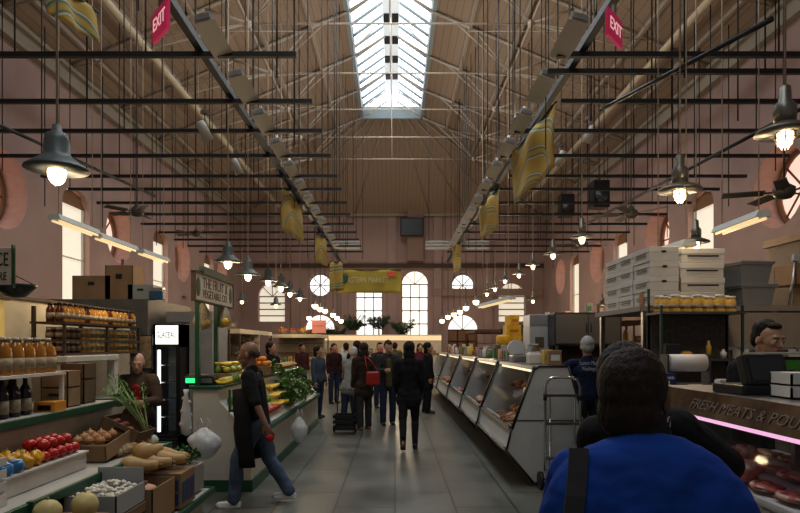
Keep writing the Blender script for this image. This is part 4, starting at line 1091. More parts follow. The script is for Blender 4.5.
# shopping bag beside & hanging bag of garlic
FILM = mat('white_bag_film', (.62,.63,.64), .3, alpha=.78, var=.1, vscale=12)
def sack(name, loc, sc, lab, seed=0, jit=.55, m=FILM, extra=None):
    t = thing(name, lab, 'bag', loc); b = MB()
    b.ball((0,0,sc[2]*.42), 1, (sc[0],sc[1],sc[2]*.42), u=26, v=18, jit=0)
    for v in b.bm.verts:
        d = v.co; k = noise.noise(Vector((d.x*13+seed, d.y*13, d.z*11)))*jit*.16; k2 = max(0, d.z/sc[2]-.5)
        v.co = Vector((d.x*(1+k*3)*(1-k2*1.2), d.y*(1+k*3)*(1-k2*1.2), d.z+k*.1))
    b.build('film', m, t)
    h = MB()
    for s_ in (-1, 1): h.tube([(s_*sc[0]*.25,0,sc[2]*.78), (s_*sc[0]*.45,0,sc[2]*.95), (s_*sc[0]*.2,0,sc[2]*1.08), (s_*sc[0]*.02,0,sc[2]*.8)], .006, 5)
    h.build('handle', m, t); return t
sack('hanging_bag', P(204, 459, 6.35)+Vector((0,0,0)), (.17,.12,.4), 'white plastic carrier bag slumped against the white counter end', 1)
hg = thing('hanging_bag', 'clear bag of pink and white bulbs hanging on the counter end', 'bag', P(186, 436, 6.42))
for k in range(9): MB().ball((.03*math.sin(k*2.1), .02*math.cos(k*1.7), .04+.045*k), .035*(1-.06*k)+.006, jit=.2, seed=k).build('bulb_vegetable', mat('garlic_pink', (.55,.42,.36), .5), hg)
MB().lathe([(0,0),(.05,.03),(.06,.12),(.045,.3),(.02,.44),(.03,.5)], n=16).build('film', FILM, hg)
# white crate at the very front corner
wc = thing('white_crate', 'tall white plastic crate standing at the front corner of the stand', 'crate', (-2.36, 3.3, T2)); b = MB()
b.box((-.2,-.12,0), (.16,.1,.02)); 
for z in (0.02,.09,.16,.23): b.box((-.2,-.12,z), (.16,-.105,z+.045)).box((.145,-.12,z), (.16,.1,z+.045))
for x in (-.2,-.02,.14): b.box((x,-.12,0), (x+.02,-.1,.28))
b.build('crate_walls', WHITE, wc)

# ---- bottles and jars on the upper tier -----------------------------
T3 = 1.142
def bottle_proto(name, loc, prof, m, cap, lab, cat, grp, band=None, n=16, h=.27):
    t = thing(name, lab, cat, loc, 0, grp)
    MB().lathe(prof, n=n).build('body', m, t)
    z = prof[-1][1]; MB().cyl((0,0,z-.004), (0,0,z+.018), prof[-1][0]+.004, n=10).build('cap', cap, t)
    if band:
        z0, z1, mm = band; r = max(p[0] for p in prof)+.0015
        MB().lathe([(r,z0),(r,z1)], n=n).build('paper_label', mm, t)
    return t
JUG = [(0,0),(.055,0),(.06,.01),(.06,.15),(.052,.19),(.025,.225),(.018,.235),(.018,.25)]
DARKB = [(0,0),(.038,0),(.042,.01),(.042,.16),(.03,.2),(.016,.225),(.015,.27)]
CIDER = mat('amber_cider', (.3,.13,.02), .12, var=.4); DARKJ = mat('dark_juice', (.02,.008,.02), .1); LAB = mat('label_paper', (.3,.24,.16), .6, var=.3, vscale=40); CAPW = mat('cap_white', (.6,.6,.58), .4)
jug = None
for i in range(11):
    for j in range(2):
        loc = (-2.72-.14*j, 3.35+.135*i, 1.438)
        if jug is None: jug = bottle_proto('cider_jug', loc, JUG, CIDER, CAPW, 'amber cider jug on the raised white shelf of the top tier', 'jug', 'amber cider jugs', (.04,.12,LAB))
        else: dup(jug, loc)
dk = None
for i in range(9):
    for j in range(2):
        loc = (-2.7-.105*j, 3.34+.13*i, T3+.002)
        if dk is None: dk = bottle_proto('dark_bottle', loc, DARKB, DARKJ, CAPW, 'dark juice bottle with pale label under the cider jugs', 'bottle', 'dark juice bottles', (.03,.12,LAB))
        else: dup(dk, loc)
rs = thing('raised_shelf', 'raised white shelf carrying the cider jugs over the dark bottles', 'shelf', (-2.83, 3.9, T3))
MB().box((-.21,-.66,.275), (.21,.88,.296)).build('board', WHITE, rs)
for y in (-.64,.86):
    for x in (-.2,.17): MB().box((x,y-.012,0), (x+.03,y+.012,.275)).build('leg', WHITE, rs)
# cardboard boxes under the white table
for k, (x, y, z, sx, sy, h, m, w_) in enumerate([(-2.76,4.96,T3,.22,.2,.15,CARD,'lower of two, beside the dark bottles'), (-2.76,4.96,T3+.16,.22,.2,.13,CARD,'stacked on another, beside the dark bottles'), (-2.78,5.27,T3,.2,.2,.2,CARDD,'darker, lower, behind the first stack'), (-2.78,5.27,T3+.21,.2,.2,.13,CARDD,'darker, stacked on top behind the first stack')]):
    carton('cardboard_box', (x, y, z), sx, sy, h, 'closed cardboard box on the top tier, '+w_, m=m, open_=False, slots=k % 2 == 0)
t = thing('orange_carton', 'bright orange printed carton at the edge of the top tier', 'box', (-2.66, 4.62, T3)); MB().box((-.08,-.07,0), (.08,.09,.075), bev=.003).build('carton_walls', mat('orange_card', (.6,.25,.02), .5), t); MB().box((-.05,-.072,.01), (.05,-.07,.05)).build('printed_panel', DARKJ, t)
wt = thing('white_table', 'white painted table frame carrying the racks of honey jars', 'table', (-3.05, 5.6, T3))
MB().box((-.25,-.4,.355), (.2,.6,.41), bev=.006).build('table_top', WHITE, wt)
for y in (-.34,.56):
    for x in (-.2,.15): MB().box((x-.04,y-.04,0), (x+.04,y+.04,.355)).build('leg', WHITE, wt)
# jar rack
rk = thing('jar_rack', 'dark stepped wooden rack of honey and preserve jars', 'rack', (-3.1, 6.1, 0))
for z in (1.575, 1.70, 1.86): MB().box((-.16,-.75,z-.018), (.16,.85,z)).build('shelf', DKWOOD, rk)
for y in (-.74,.06,.82):
    MB().box((-.15,y,1.553), (-.12,y+.025,2.0)).build('upright', DKWOOD, rk); MB().box((.13,y,1.553), (.15,y+.025,1.86)).build('upright', DKWOOD, rk)
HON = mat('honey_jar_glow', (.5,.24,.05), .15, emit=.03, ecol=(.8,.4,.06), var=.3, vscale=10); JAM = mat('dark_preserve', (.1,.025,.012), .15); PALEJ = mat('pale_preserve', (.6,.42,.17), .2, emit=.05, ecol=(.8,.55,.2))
JARP = [(0,0),(.034,0),(.037,.006),(.037,.075),(.03,.088),(.03,.094)]
TALL = [(0,0),(.03,0),(.034,.008),(.034,.11),(.018,.14),(.016,.155)]
pr = {}
for z, prof, h in ((1.575, JARP, 0), (1.70, JARP, 1), (1.86, TALL, 2)):
    for i in range(17):
        for j in range(2):
            mm = [JAM, HON, PALEJ][(0 if i < 4 else 1 if (i//3) % 2 else 2) if h < 2 else (1 if i % 5 else 0)]
            key = (mm.name, h); loc = (-3.03-.085*j, 5.42+.094*i, z+.002)
            nm = {'honey_jar_glow': 'golden honey', 'dark_preserve': 'dark preserve', 'pale_preserve': 'pale yellow preserve'}[mm.name]
            lb = '%s %s on the %s shelf of the stepped rack' % (nm, 'bottle' if h == 2 else 'jar', ['bottom','middle','top'][h])
            if key not in pr: pr[key] = bottle_proto('preserve_bottle' if h == 2 else 'preserve_jar', loc, prof, mm, CAPW if h < 2 else BLACK, lb, 'bottle' if h == 2 else 'jar', nm+' on shelf '+ORD[h], (.02,.06,LAB) if h < 2 else (.03,.08,LAB), n=12)
            else: dup(pr[key], loc)
# cream board behind, lit cupboard and other bits
bd = thing('backing_board', 'long cream board standing behind the jar rack', 'board', (-3.4, 6.35, 0)); MB().box((-.02,-1.25,0), (.02,1.3,2.06)).build('panel', CREAM, bd); MB().box((-.035,-1.25,2.06), (.035,1.3,2.09)).build('edge_strip', DKWOOD, bd)
lc = thing('lit_cabinet', 'dark framed display cabinet glowing yellow behind the bottles', 'cabinet', (-3.5, 4.75, 0)); lc.location.y = 4.75
MB().box((-.25,-.2,0), (.3,.25,1.6)).build('lower_body', DKWOOD, lc)
b = MB()
for x in (-.25,.0,.27): b.box((x,-.2,1.6), (x+.03,-.17,2.05))
b.box((-.25,-.2,2.02), (.3,.25,2.07)).box((-.25,-.2,1.8), (.3,-.17,1.82)).build('frame', DKWOOD, lc)
MB().box((-.24,-.14,1.6), (.28,.2,2.02)).build('glowing_panel', mat('cabinet_glow', (.4,.3,.1), .5, emit=.22, ecol=(.9,.62,.2), var=.3, vscale=9), lc)
hb_ = thing('hanging_basket', 'round dark wire basket hanging under the name board', 'basket', P(15,298,4.5)); MB().lathe([(0,0),(.07,.01),(.14,.08),(.15,.1)], n=16).build('bowl', mat('basket_dark', (.035,.045,.055), .3, .5), hb_); MB().tube([(.14,0,.1),(0,0,.17),(-.14,0,.1)], .004, 5).build('handle', BLK, hb_)
# cooler room with cartons on top, against the side wall
cr = thing('cooler_room', 'big dull grey walk-in cooler behind the jar rack', 'cooler', (-5.0, 9.2, 0))
MB().box((-1.1,-.7,0), (1.5,1.1,2.3)).build('walls', mat('cooler_dull', (.12,.11,.1), .5, var=.2), cr); MB().box((-.9,-.72,.1), (-.1,-.7,2.05)).build('door', mat('cooler_door', (.2,.19,.17), .4), cr); MB().box((-.2,-.75,1.0), (-.16,-.72,1.3)).build('handle', CHROME, cr)
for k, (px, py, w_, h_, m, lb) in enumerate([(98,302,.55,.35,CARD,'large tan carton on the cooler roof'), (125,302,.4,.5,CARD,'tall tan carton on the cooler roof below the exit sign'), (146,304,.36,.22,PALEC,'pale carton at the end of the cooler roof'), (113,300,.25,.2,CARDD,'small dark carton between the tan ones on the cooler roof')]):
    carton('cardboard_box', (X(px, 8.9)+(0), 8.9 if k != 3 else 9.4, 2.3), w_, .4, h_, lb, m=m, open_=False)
t = thing('blue_tin', 'small blue tin on the pale carton end of the cooler roof', 'tin', (X(151,8.75), 8.68, 2.53)); t.location = (X(153,8.6)+.05, 8.62, 2.3); MB().box((-.1,-.05,0), (.1,.05,.16), bev=.01).build('tin_body', mat('tin_blue', (.03,.1,.2), .4), t); MB().box((-.1,-.052,.12), (.1,.052,.17)).build('lid', STEEL, t)
# drinks fridge
fr = thing('drinks_fridge', 'glass door drinks fridge with lit white header', 'fridge', (-3.27, 8.9, 0)); fr.scale = (.82,1,1)
MB().box((-.24,-.3,0), (-.2,.35,1.95)).box((.2,-.3,0), (.24,.35,1.95)).box((-.24,.3,0), (.24,.35,1.95)).box((-.24,-.3,1.62), (.24,.35,1.95)).box((-.24,-.3,0), (.24,.35,.35)).build('cabinet', BLK, fr)
for k in range(7): MB().box((-.2,-.315,.05+k*.04), (.2,-.3,.07+k*.04)).build('louvre', DSTEEL, fr)
MB().box((-.19,-.32,1.66), (.2,-.302,1.93)).build('header_panel', mat('header_glow', (.8,.8,.75), .4, emit=1.1, ecol=(.95,1,.9)), fr)
text('lettering', 'GLACEAU', .12, INK, fr, (0,-.324,1.79), fit=.34)
MB().box((-.2,-.32,.36), (-.17,-.3,1.62)).box((.17,-.32,.36), (.2,-.3,1.62)).box((-.01,-.32,.36), (.01,-.3,1.62)).build('door_frame', BLK, fr)
MB().box((-.18,-.312,.36), (.18,-.306,1.62)).build('door_glass', GLASS, fr)
MB().box((-.17,-.28,.4), (-.13,-.25,1.58)).build('light_tube', mat('fridge_tube', (.9,1,1), .4, emit=2.5, ecol=(.85,.95,1)), fr)
MB().box((-.2,.2,.35), (.2,.28,1.62)).build('back_panel', mat('fridge_inner', (.35,.4,.38), .5), fr)
for z in (.6,.85,1.1,1.35): MB().box((-.18,-.22,z), (.18,.2,z+.015)).build('shelf', STEEL, fr)
gp = thing('grey_cabinet', 'plain tall grey cabinet beside the drinks fridge', 'cabinet', (-2.88, 9.2, 0)); MB().box((-.17,-.3,0), (.17,.5,2.15)).build('side', GREY, gp); MB().box((-.55,-.2,1.99), (-.17,.5,2.15)).build('top_box', GREY, gp)

# poster and dark pictures behind the old man
for k, (px, py, w_, h_, m, lb) in enumerate([(143,352,.24,.45,mat('poster_tan', (.3,.22,.13), .7, var=.5, vscale=12),'framed tan poster on the dark backdrop beside the fridge'), (127,345,.18,.24,mat('poster_green', (.2,.22,.12), .7, var=.5, vscale=14),'small greenish poster beside the tan one')]):
    p = P(px, py, 8.44); t = thing('hanging_poster', lb, 'poster', p); MB().box((-w_/2,-.01,-h_/2), (w_/2,.01,h_/2)).build('sheet', m, t); MB().box((-w_/2-.015,-.005,-h_/2-.015), (w_/2+.015,.015,h_/2+.015)).build('backing', BLK, t)

# ---- second stand: white counter with green trim, sign on posts ------
s2 = thing('counter_stand', 'white counter stand with green base along the aisle beyond the walking man', 'market stand', (-2.0, 9.0, 0))
ya, yb = 6.75, 12.6
pr_ = [(-2.27,.0), (-1.62,.0), (-1.62,.62), (-1.98,1.02), (-2.0,1.16), (-2.27,1.16)]
MB().prism(pr_, 'y', ya, yb).build('carcass', mat('counter_white', (.48,.46,.42), .5, var=.1, vscale=3), s2, world=True)
MB().box((-2.29, ya-.015, 0), (-1.6, yb, .13)).build('plinth', GREEN, s2, world=True)
MB().box((-2.31, ya-.03, 1.155), (-1.96, yb, 1.19), bev=.006).build('counter_edge', GREEN, s2, world=True)
MB().box((-1.64, ya-.03, .58), (-1.57, yb, .64), bev=.006).build('lower_edge', GREEN, s2, world=True)
for y in (6.8, 7.5): MB().box((-2.26,y-.025,1.19), (-2.21,y+.025,2.5)).build('post', GREEN, s2, world=True)
MB().box((-1.86, ya-.05, .9), (-1.6, ya-.015, .93)).box((-1.86, ya-.05, .93), (-1.84, ya-.015, 1.15)).build('tray_frame', GREEN, s2, world=True)
sb_ = thing('wooden_sign', 'cream wooden stall sign in a dark frame up on green posts', 'sign', (0,0,0))
a_ = Vector((-2.18,6.5,2.17)); b_ = Vector((-2.18,8.0,2.2)); d_ = Vector((b_.x-a_.x, b_.y-a_.y, 0)); L = d_.length
sb_.location = ((a_.x+b_.x)/2, (a_.y+b_.y)/2, a_.z-.02); sb_.rotation_euler = (0,0,math.atan2(d_.y, d_.x))
MB().box((-L/2,-.015,0), (L/2,.015,.29)).build('board', mat('sign_cream', (.62,.54,.44), .6), sb_)
b = MB()
for z in (-.02,.29): b.box((-L/2-.02,-.025,z), (L/2+.02,.025,z+.02))
for x in (-L/2-.02,L/2): b.box((x,-.025,0), (x+.02,.025,.3))
b.build('frame', DKWOOD, sb_)
INKB = mat('ink_brown', (.12,.08,.06), .6)
text('lettering', 'THE FRUIT &', .17, INKB, sb_, (0,-.017,.2), fit=L*.66); text('lettering', 'VEGETABLE CO.', .13, INKB, sb_, (0,-.017,.08), fit=L*.66)
for s_ in (-1,1): MB().ball((s_*L*.43,-.017,.145), .09, (.8,.05,1.2), u=16, v=8).build('emblem', mat('emblem_green', (.06,.1,.08), .6), sb_)
MB().box((-.4,.0,.32), (.6,.06,.4)).build('top_rail', mat('dark_green_rail', (.05,.08,.05), .5), sb_)
# scale with green display
CT = 1.19
sc_ = thing('counter_scale', 'black counter scale with glowing green display', 'scale', (X(201,6.95), 6.95, CT))
MB().box((-.17,-.08,0), (.17,.1,.1), bev=.01).build('body', BLK, sc_); MB().box((-.15,-.085,.025), (-.02,-.081,.08)).build('display', mat('green_display', (0,.5,.15), .4, emit=1.2, ecol=(.05,.9,.25)), sc_)
MB().box((.01,-.085,.025), (.15,-.081,.08)).build('display', mat('grey_display', (.16,.16,.15), .4), sc_); MB().box((-.15,-.06,.11), (.15,.1,.12)).build('pan', STEEL, sc_)
# fruit tray above the scale
ft = thing('fruit_tray', 'long wooden tray of mangoes and bananas over the scale', 'tray', (-2.08, 7.5, CT)); MB().box((-.1,-.3,0), (.1,.42,.12), bev=.01).build('tray_box', WOOD, ft)
for k in range(16): 
    kk = k % 8; veg('mango' if k % 3 else 'green_pear', (-2.13+.1*(k//8), 7.25+.088*kk, CT+.12), ('green yellow mango' if k % 3 else 'green pear')+' on the wooden tray over the scale', 'mangoes on the tray' if k % 3 else 'pears on the tray', k, 1.05)
for k, (x, y, z) in enumerate([(-1.99,6.98,CT), (-2.1,8.05,CT), (-2.08,7.3,CT+.2), (-2.1,7.7,CT+.2)]): veg('banana_bunch', (x, y, z), 'yellow banana bunch near the scale, '+['lowest at the counter edge','further down the counter edge','on the tray end','on top of the mangoes'][k], 'banana bunches by the scale', .4*k, 1.1)
# hanging bags of produce under the sign
for k, (px, py) in enumerate([(203,318), (222,316)]):
    p = P(px, py+12, 7.15+.5*k); t = thing('net_bag', 'pale net bag of '+['squashes','yellow fruit'][k]+' hanging under the wooden sign', 'bag', p)
    MB().lathe([(0,0),(.08,.02),(.12,.1),(.08,.22),(.02,.32),(.015,.45)], n=14).build('net', mat('bag_pale', (.42,.36,.25), .7, var=.3, vscale=20), t)
    MB().ball((.06,-.07,.08), .05).build('fruit', [SQU, BAN][k], t)
# sloping display produce along the aisle: rows of piles
def slope_z(x): return .62+(-1.62-x)/(.36)*.40+.032 if x > -1.98 else CT
kinds = [('orange','bright orange in the heap on the sloping display','oranges on the slope',ORA), ]
ob = thing('orange_crate', 'flat wooden crate lifting the oranges above the counter', 'crate', (-2.09, 9.17, CT+.003)); MB().box((-.17,-.22,0), (.15,.24,.13), bev=.005).build('crate_body', WOOD, ob); MB().box((-.18,-.23,.1), (-.17,.25,.135)).build('edge_slat', WOOD, ob)
for i in range(4):
    for j in range(5):
        x = -2.2+.08*i; veg('orange', (x, 9.0+.085*j, CT+.14), 'bright orange heaped on the counter beside the bananas', 'oranges heaped on the counter', i, 1.05)
for i in range(3):
    for j in range(3): veg('orange', (-2.17+.08*i, 9.06+.085*j, CT+.208), 'bright orange heaped on the counter beside the bananas', 'oranges heaped on the counter', i, 1.05)
for k in range(10): 
    x = -1.72-.1*(k % 3); veg('banana_bunch', (x, 8.7+.26*(k//3)+.1*(k % 3), slope_z(x)), 'yellow banana bunch on the sloping display beyond the oranges', 'banana bunches on the slope', k*.8, 1.35)
for k, (x, y, lb) in enumerate([(-1.8,9.55,'loose pale lettuce heap'), (-1.85,9.9,'pale green leafy bunch'), (-1.72,10.25,'bright green lettuce'), (-1.95,10.5,'big cabbage-like lettuce'), (-1.75,10.8,'bunch of spring greens'), (-1.9,11.15,'dark kale bunch'), (-1.75,11.6,'long pale green bunch'), (-1.93,12.0,'feathery green bunch'), (-1.66,9.35,'yellow green chard bunch at the edge'), (-1.66,9.75,'long spring onion bunch at the edge'), (-1.66,10.6,'pale celery bunch at the edge'), (-1.66,11.1,'small dark herb bunch at the edge'), (-1.98,9.6,'tall dark leafy bunch by the oranges')]):
    leafy('leafy_bunch', (x, y, slope_z(x)), lb+' on the sloping display beyond the bananas', 'greens', 75, .2, .2, m=PM('leaf%d' % (k % 3), [(.09,.2,.04),(.2,.32,.09),(.05,.13,.03)][k % 3], .5, .35), w=.06)
for k in range(12): 
    veg('squash', (-2.13, 9.55+.27*k, CT), 'tan butternut squash in the long row at the back of the counter', 'squashes along the counter back', .1*k, .9)
for k in range(2):
  for j in range(13):
    veg('mango' if (j//3+k) % 2 else 'green_pear', (-1.9+.0*k+(-.08 if k else 0), 6.95+.11*j, slope_z(-1.9-.08*k)), 'green yellow mango on the near part of the sloping display' if (j//3+k) % 2 else 'green pear on the near part of the sloping display', 'mangoes on the near slope' if (j//3+k) % 2 else 'pears on the near slope', j, 1.2)
for k in range(20): 
    x = -1.69; veg('tomato', (x, 6.95+.09*k, slope_z(x)), 'red tomato along the lower edge of the sloping display', 'tomatoes on the slope edge', k, 1.2)
for k in range(18):
    x = -1.79; veg('green_pear', (x, 6.95+.09*k, slope_z(x)), 'green pear in the row above the edge tomatoes', 'green pears on the slope', k, 1.1)
sack('hanging_bag', Vector((-1.42,8.9,.2)), (.12,.1,.46), 'full white plastic bag hanging at the counter edge behind the walking man', 7, .3)
t = thing('price_card', 'white price card on a stick among the greens', 'price card', (-1.68,10.0,.66)); MB().cyl((0,0,0),(0,0,.2),.004,n=5).build('stick', WOOD, t); MB().box((-.06,-.004,.16),(.06,.004,.26)).build('card', CAPW, t); text('lettering', '2.99', .06, RED, t, (0,-.006,.21), fit=.09)
# fruit held in the walking man's rear hand
t = MB().ball((0,0,0), .045, jit=.1).build('red_apple', TOM, origin=False); t.location = wm(q1['t']) @ ((q1['wr'][1]+q1['fd'][1]*.1)*q1['s']+Vector((-.03,0,-.045))); tag(t, 'red apples held low in the hand of the walking man', 'apple')
# black crate of trolley, red bag, leaflet
tr = thing('crate_trolley', 'black folding crate trolley beside the bending grey coat', 'trolley', (X(345,11.3), 11.2, 0))
b = MB(); b.box((-.2,-.18,.08), (.2,.18,.1))
for z in (.1,.2,.3): b.box((-.2,-.18,z), (.2,-.16,z+.06)).box((-.2,.16,z), (.2,.18,z+.06)).box((-.2,-.18,z), (-.18,.18,z+.06)).box((.18,-.18,z), (.2,.18,z+.06))
b.build('crate_body', BLK, tr); MB().cyl((-.15,.17,.3),(-.15,.17,.8),.01,n=6).cyl((.15,.17,.3),(.15,.17,.8),.01,n=6).cyl((-.15,.17,.8),(.15,.17,.8),.01,n=6).build('handle', BLK, tr)
for s_ in (-1,1): MB().cyl((s_*.2-.015,.1,.05),(s_*.2+.015,.1,.05),.05,n=14).build('wheel', BLK, tr)
rb_ = thing('red_handbag', 'red shoulder bag at the hip of the dark coated woman', 'handbag', (X(373,11.55), 11.5, .88)); MB().box((-.13,-.06,0),(.13,.06,.26),bev=.03).build('bag_body', mat('red_leather', (.28,.015,.012), .4), rb_); MB().tube([(-.1,0,.25),(-.14,.06,.42),(-.16,.1,.56)], .01, 6).tube([(.1,0,.25),(-.02,.06,.45),(-.16,.1,.56)], .01, 6).build('strap', MATS['red_leather'], rb_)
# dark backs of the stalls along the produce wall
STB = mat('stall_back_brown', (.1,.06,.045), .7, var=.3, vscale=3)
def stall(x0, x1, y0, y1, h, lab, m=STB, sign=None, back=None):
    t = thing('stall_kiosk', lab, 'market stall', ((x0+x1)/2, (y0+y1)/2, 0)); hx = (x1-x0)/2; hy = (y1-y0)/2
    MB().box((-hx,-hy,0), (hx,hy,.95)).build('counter', m, t); MB().box((-hx-.03,-hy-.03,.95), (hx+.03,hy+.03,1.0)).build('counter_top', CREAM, t)
    for a in (-1,1):
        for c in (-1,1): MB().box((a*hx-.04*(a>0)-0,c*hy-.04*(c>0),1.0), (a*hx+.04*(a<0),c*hy+.04*(c<0),h)).build('post', DKWOOD, t)
    MB().box((-hx,-hy,h), (hx,hy,h+.12)).build('canopy', m, t)
    if back: MB().box((-hx,.2,1.0), (hx,.24,h)).build('back_panel', back, t)
    for z in (1.35,1.7): MB().box((-hx,-.1,z), (hx,.15,z+.03)).build('shelf', WOOD, t)
    return t
stall(-6.9,-5.6,3.6,7.6,2.15,'dark brown stall kiosk by the side wall behind the cider jugs')
stall(-5.9,-3.9,11.2,14.2,2.0,'low dark stall kiosk behind the bell lamps')
stall(-6.4,-4.0,15.5,19.5,1.95,'brown stall kiosk under the far arched window on the produce side', CREAM, back=CREAM)
stall(-4.3,-2.6,20.5,23.5,1.9,'cream flower stall kiosk before the end wall', CREAM, back=CREAM)
# ================================================================ MEAT SIDE
CASEW = mat('case_white_enamel', (.46,.47,.47), .35, var=.04, vscale=3)
MEATR = mat('raw_meat', (.38,.085,.06), .45, var=.55, vscale=28); FAT = mat('meat_fat', (.55,.42,.33), .4, var=.15, vscale=20); BAKED = mat('roast_brown', (.36,.15,.05), .45, var=.4, vscale=10)
def meat(name, loc, lab, grp, kind, rz=0, sc=1.):
    key = 'meat'+kind
    if key in PROTO: return dup(PROTO[key], loc, rz, label=lab, group=grp, sc=sc)
    t = thing(name, lab, 'meat', loc, rz, grp)
    if kind == 'roast':
        MB().ball((0,0,.05), .1, (1.3,.8,.55), jit=.35, seed=3, u=18, v=12).build('flesh', MEATR, t); MB().ball((-.02,0,.075), .09, (1.1,.6,.35), jit=.4, seed=6).build('fat_cap', FAT, t)
    elif kind == 'steak':
        MB().ball((0,0,.018), .09, (1.1,.75,.2), jit=.5, seed=5).build('flesh', MEATR, t); MB().tube([(.085*math.cos(a),.058*math.sin(a),.018) for a in [.3,.8,1.3,1.8,2.3,2.8]], .012, 6).build('fat_rim', FAT, t)
    elif kind == 'bird':
        MB().ball((0,0,.055), .085, (1.2,.9,.7), jit=.15).build('breast', BAKED, t)
        for s_ in (-1,1): MB().tube([(-.06,s_*.05,.05),(-.12,s_*.06,.05),(-.15,s_*.04,.06)], [.032,.02,.01], 8).build('drumstick', BAKED, t)
    elif kind == 'sausage':
        for k in range(3): MB().tube([(-.08,.035*k-.035,.02),(-.03,.035*k-.03,.024),(.03,.035*k-.03,.024),(.08,.035*k-.035,.02)], [.01,.017,.017,.01], 8).build('link', BAKED, t)
    PROTO[key] = t; return t
CASED = mat('case_dark_inner', (.14,.13,.12), .35)
PROF = [(1.62,.04), (1.30,.42), (1.36,.68), (1.62,1.36), (1.68,1.4), (2.02,1.4), (2.2,.8), (2.18,.04)]
secs = [(7.0,9.3), (9.36,11.6), (11.66,14.2), (14.26,17.2), (17.26,20.5)]
def dx(y): return -.012*(y-7)
def sec(i, y0, y1):
    t = thing('display_case', 'white slanted glass front refrigerated case, %s of the long row' % ORD[i], 'display case', (1.9, (y0+y1)/2, 0)); o = dx(y0)
    sh = lambda pts: [(p[0]+o, p[1]) for p in pts]
    MB().prism(sh(PROF), 'y', y0, y0+.05).build('end_panel', CASEW, t, world=True)
    MB().prism(sh(PROF), 'y', y1-.05, y1).build('end_panel', CASEW, t, world=True)
    MB().prism(sh([(1.62,.1),(1.30,.42),(1.36,.68),(1.44,.68),(1.40,.45),(1.7,.1)]), 'y', y0+.05, y1-.05).build('front_skirt', CASEW, t, world=True)
    MB().prism(sh([(1.66,0),(2.15,0),(2.15,.1),(1.66,.1)]), 'y', y0+.02, y1-.02).build('plinth', BLACK, t, world=True)
    MB().prism(sh([(1.6,.1),(1.42,.62),(2.14,.7),(2.14,.1)]), 'y', y0+.05, y1-.05).build('tub', CASED, t, world=True)
    MB().prism(sh([(1.6,1.36),(1.62,1.4),(2.02,1.4),(2.18,.85),(2.17,.7),(2.12,.7),(1.98,1.36)]), 'y', y0+.05, y1-.05).build('top_and_back', CASED, t, world=True)
    MB().prism(sh([(1.362,.69),(1.372,.69),(1.622,1.36),(1.612,1.36)]), 'y', y0+.05, y1-.05).build('front_glass', GLASS, t, world=True)
    MB().box((1.33+o,y0+.02,.66), (1.37+o,y1-.02,.70)).box((1.27+o,y0+.0,.42), (1.305+o,y1,.46)).build('chrome_trim', CHROME, t, world=True)
    MB().prism(sh([(1.31,.76),(2.2,.76),(2.2,.775),(1.31,.775)]), 'y', y0-.004, y0).build('seam', DSTEEL, t, world=True)
    op = sh(PROF); cx_ = sum(p[0] for p in op)/8; cz_ = sum(p[1] for p in op)/8; eb = MB()
    for q_ in range(8):
        eb.tube([(op[q_][0],y0-.004,op[q_][1]),(op[(q_+1)%8][0],y0-.004,op[(q_+1)%8][1])], .012, 6)
    eb.build('edge_gasket', BLACK, t, world=True)
    for y in (y0, y1-.03): MB().prism(sh([(1.355,.66),(1.38,.66),(1.64,1.38),(1.61,1.38)]), 'y', y, y+.03).build('black_edge', BLACK, t, world=True)
    MB().prism(sh([(1.58,1.0),(2.02,1.0),(2.02,1.015),(1.58,1.015)]), 'y', y0+.06, y1-.06).build('glass_shelf', GLASS, t, world=True)
    MB().box((1.64+o,y0+.1,1.325),(1.68+o,y1-.1,1.35)).build('case_light', mat('case_light_glow', (1,.9,.7), .4, emit=1.3, ecol=(1,.8,.5)), t, world=True)
for i, (a, c) in enumerate(secs): sec(i, a, c)
mk = ['bird','roast','sausage','steak']; nmk = {'bird':'roasted bird','roast':'raw meat joint','sausage':'brown sausage links','steak':'raw steak'}
for i, (a, c) in enumerate(secs[:4]):
    for r_ in range(3):
        n = int((c-a-.3)/.29)
        for k in range(n):
            x = [1.53,1.75,1.97][r_]+dx(a); y = a+.24+k*.29; kd = mk[(r_+i+(k//4)) % 4] if i else mk[[0,2,0][(r_+k//3) % 3]]
            kd = kd if r_ < 3 else kd
            meat({'bird':'roast_bird','roast':'meat_joint','sausage':'sausages','steak':'steak'}[kd], (x, y, [.655,.675,.697][r_]), '%s laid on the bed of the %s glass case' % (nmk[kd], ORD[i]), '%ss in the %s glass case' % (nmk[kd], ORD[i]), kd, .3*k, 1.12)
    for k in range(int((c-a-.3)/.3)):
        kd = ['sausage','bird'][(k+i) % 2]; meat('x', (1.8+dx(a), a+.25+k*.3, 1.03), '%s on the upper glass shelf of the %s case' % (nmk[kd], ORD[i]), '%ss on upper shelf %s' % (nmk[kd], ORD[i]), kd, .2*k)
# things standing on top of cases: small racks, papers
for k, (y, w_, h_, m, lb, ct) in enumerate([(7.9,.16,.14,CAPW,'white bread bag on top of the first case','bag'), (8.9,.2,.1,mat('tray_silver', (.5,.5,.5), .3, 1.),'silver tray stack on the first case','tray')]):
    t = thing('counter_item' if False else ct.replace(' ', '_'), lb, ct, (1.84+dx(y), y, 1.4)); MB().box((-w_/2,-w_*.7,0),(w_/2,w_*.7,h_),bev=.015).build('body', m, t); MB().box((-w_*.4,-w_*.55,h_),(w_*.4,w_*.55,h_+.02)).build('top_layer', m, t)
sp2 = thing('round_scale', 'white round dial scale standing on the glass cases', 'scale', (1.85, 9.15, 1.4)); MB().box((-.1,-.1,0),(.1,.1,.1),bev=.02).build('base', GREY, sp2); MB().cyl((0,-.04,.2),(0,.04,.2),.13,n=24).build('dial_housing', WHITE, sp2); MB().cyl((0,-.046,.2),(0,-.041,.2),.1,n=24).build('dial_face', CAPW, sp2)
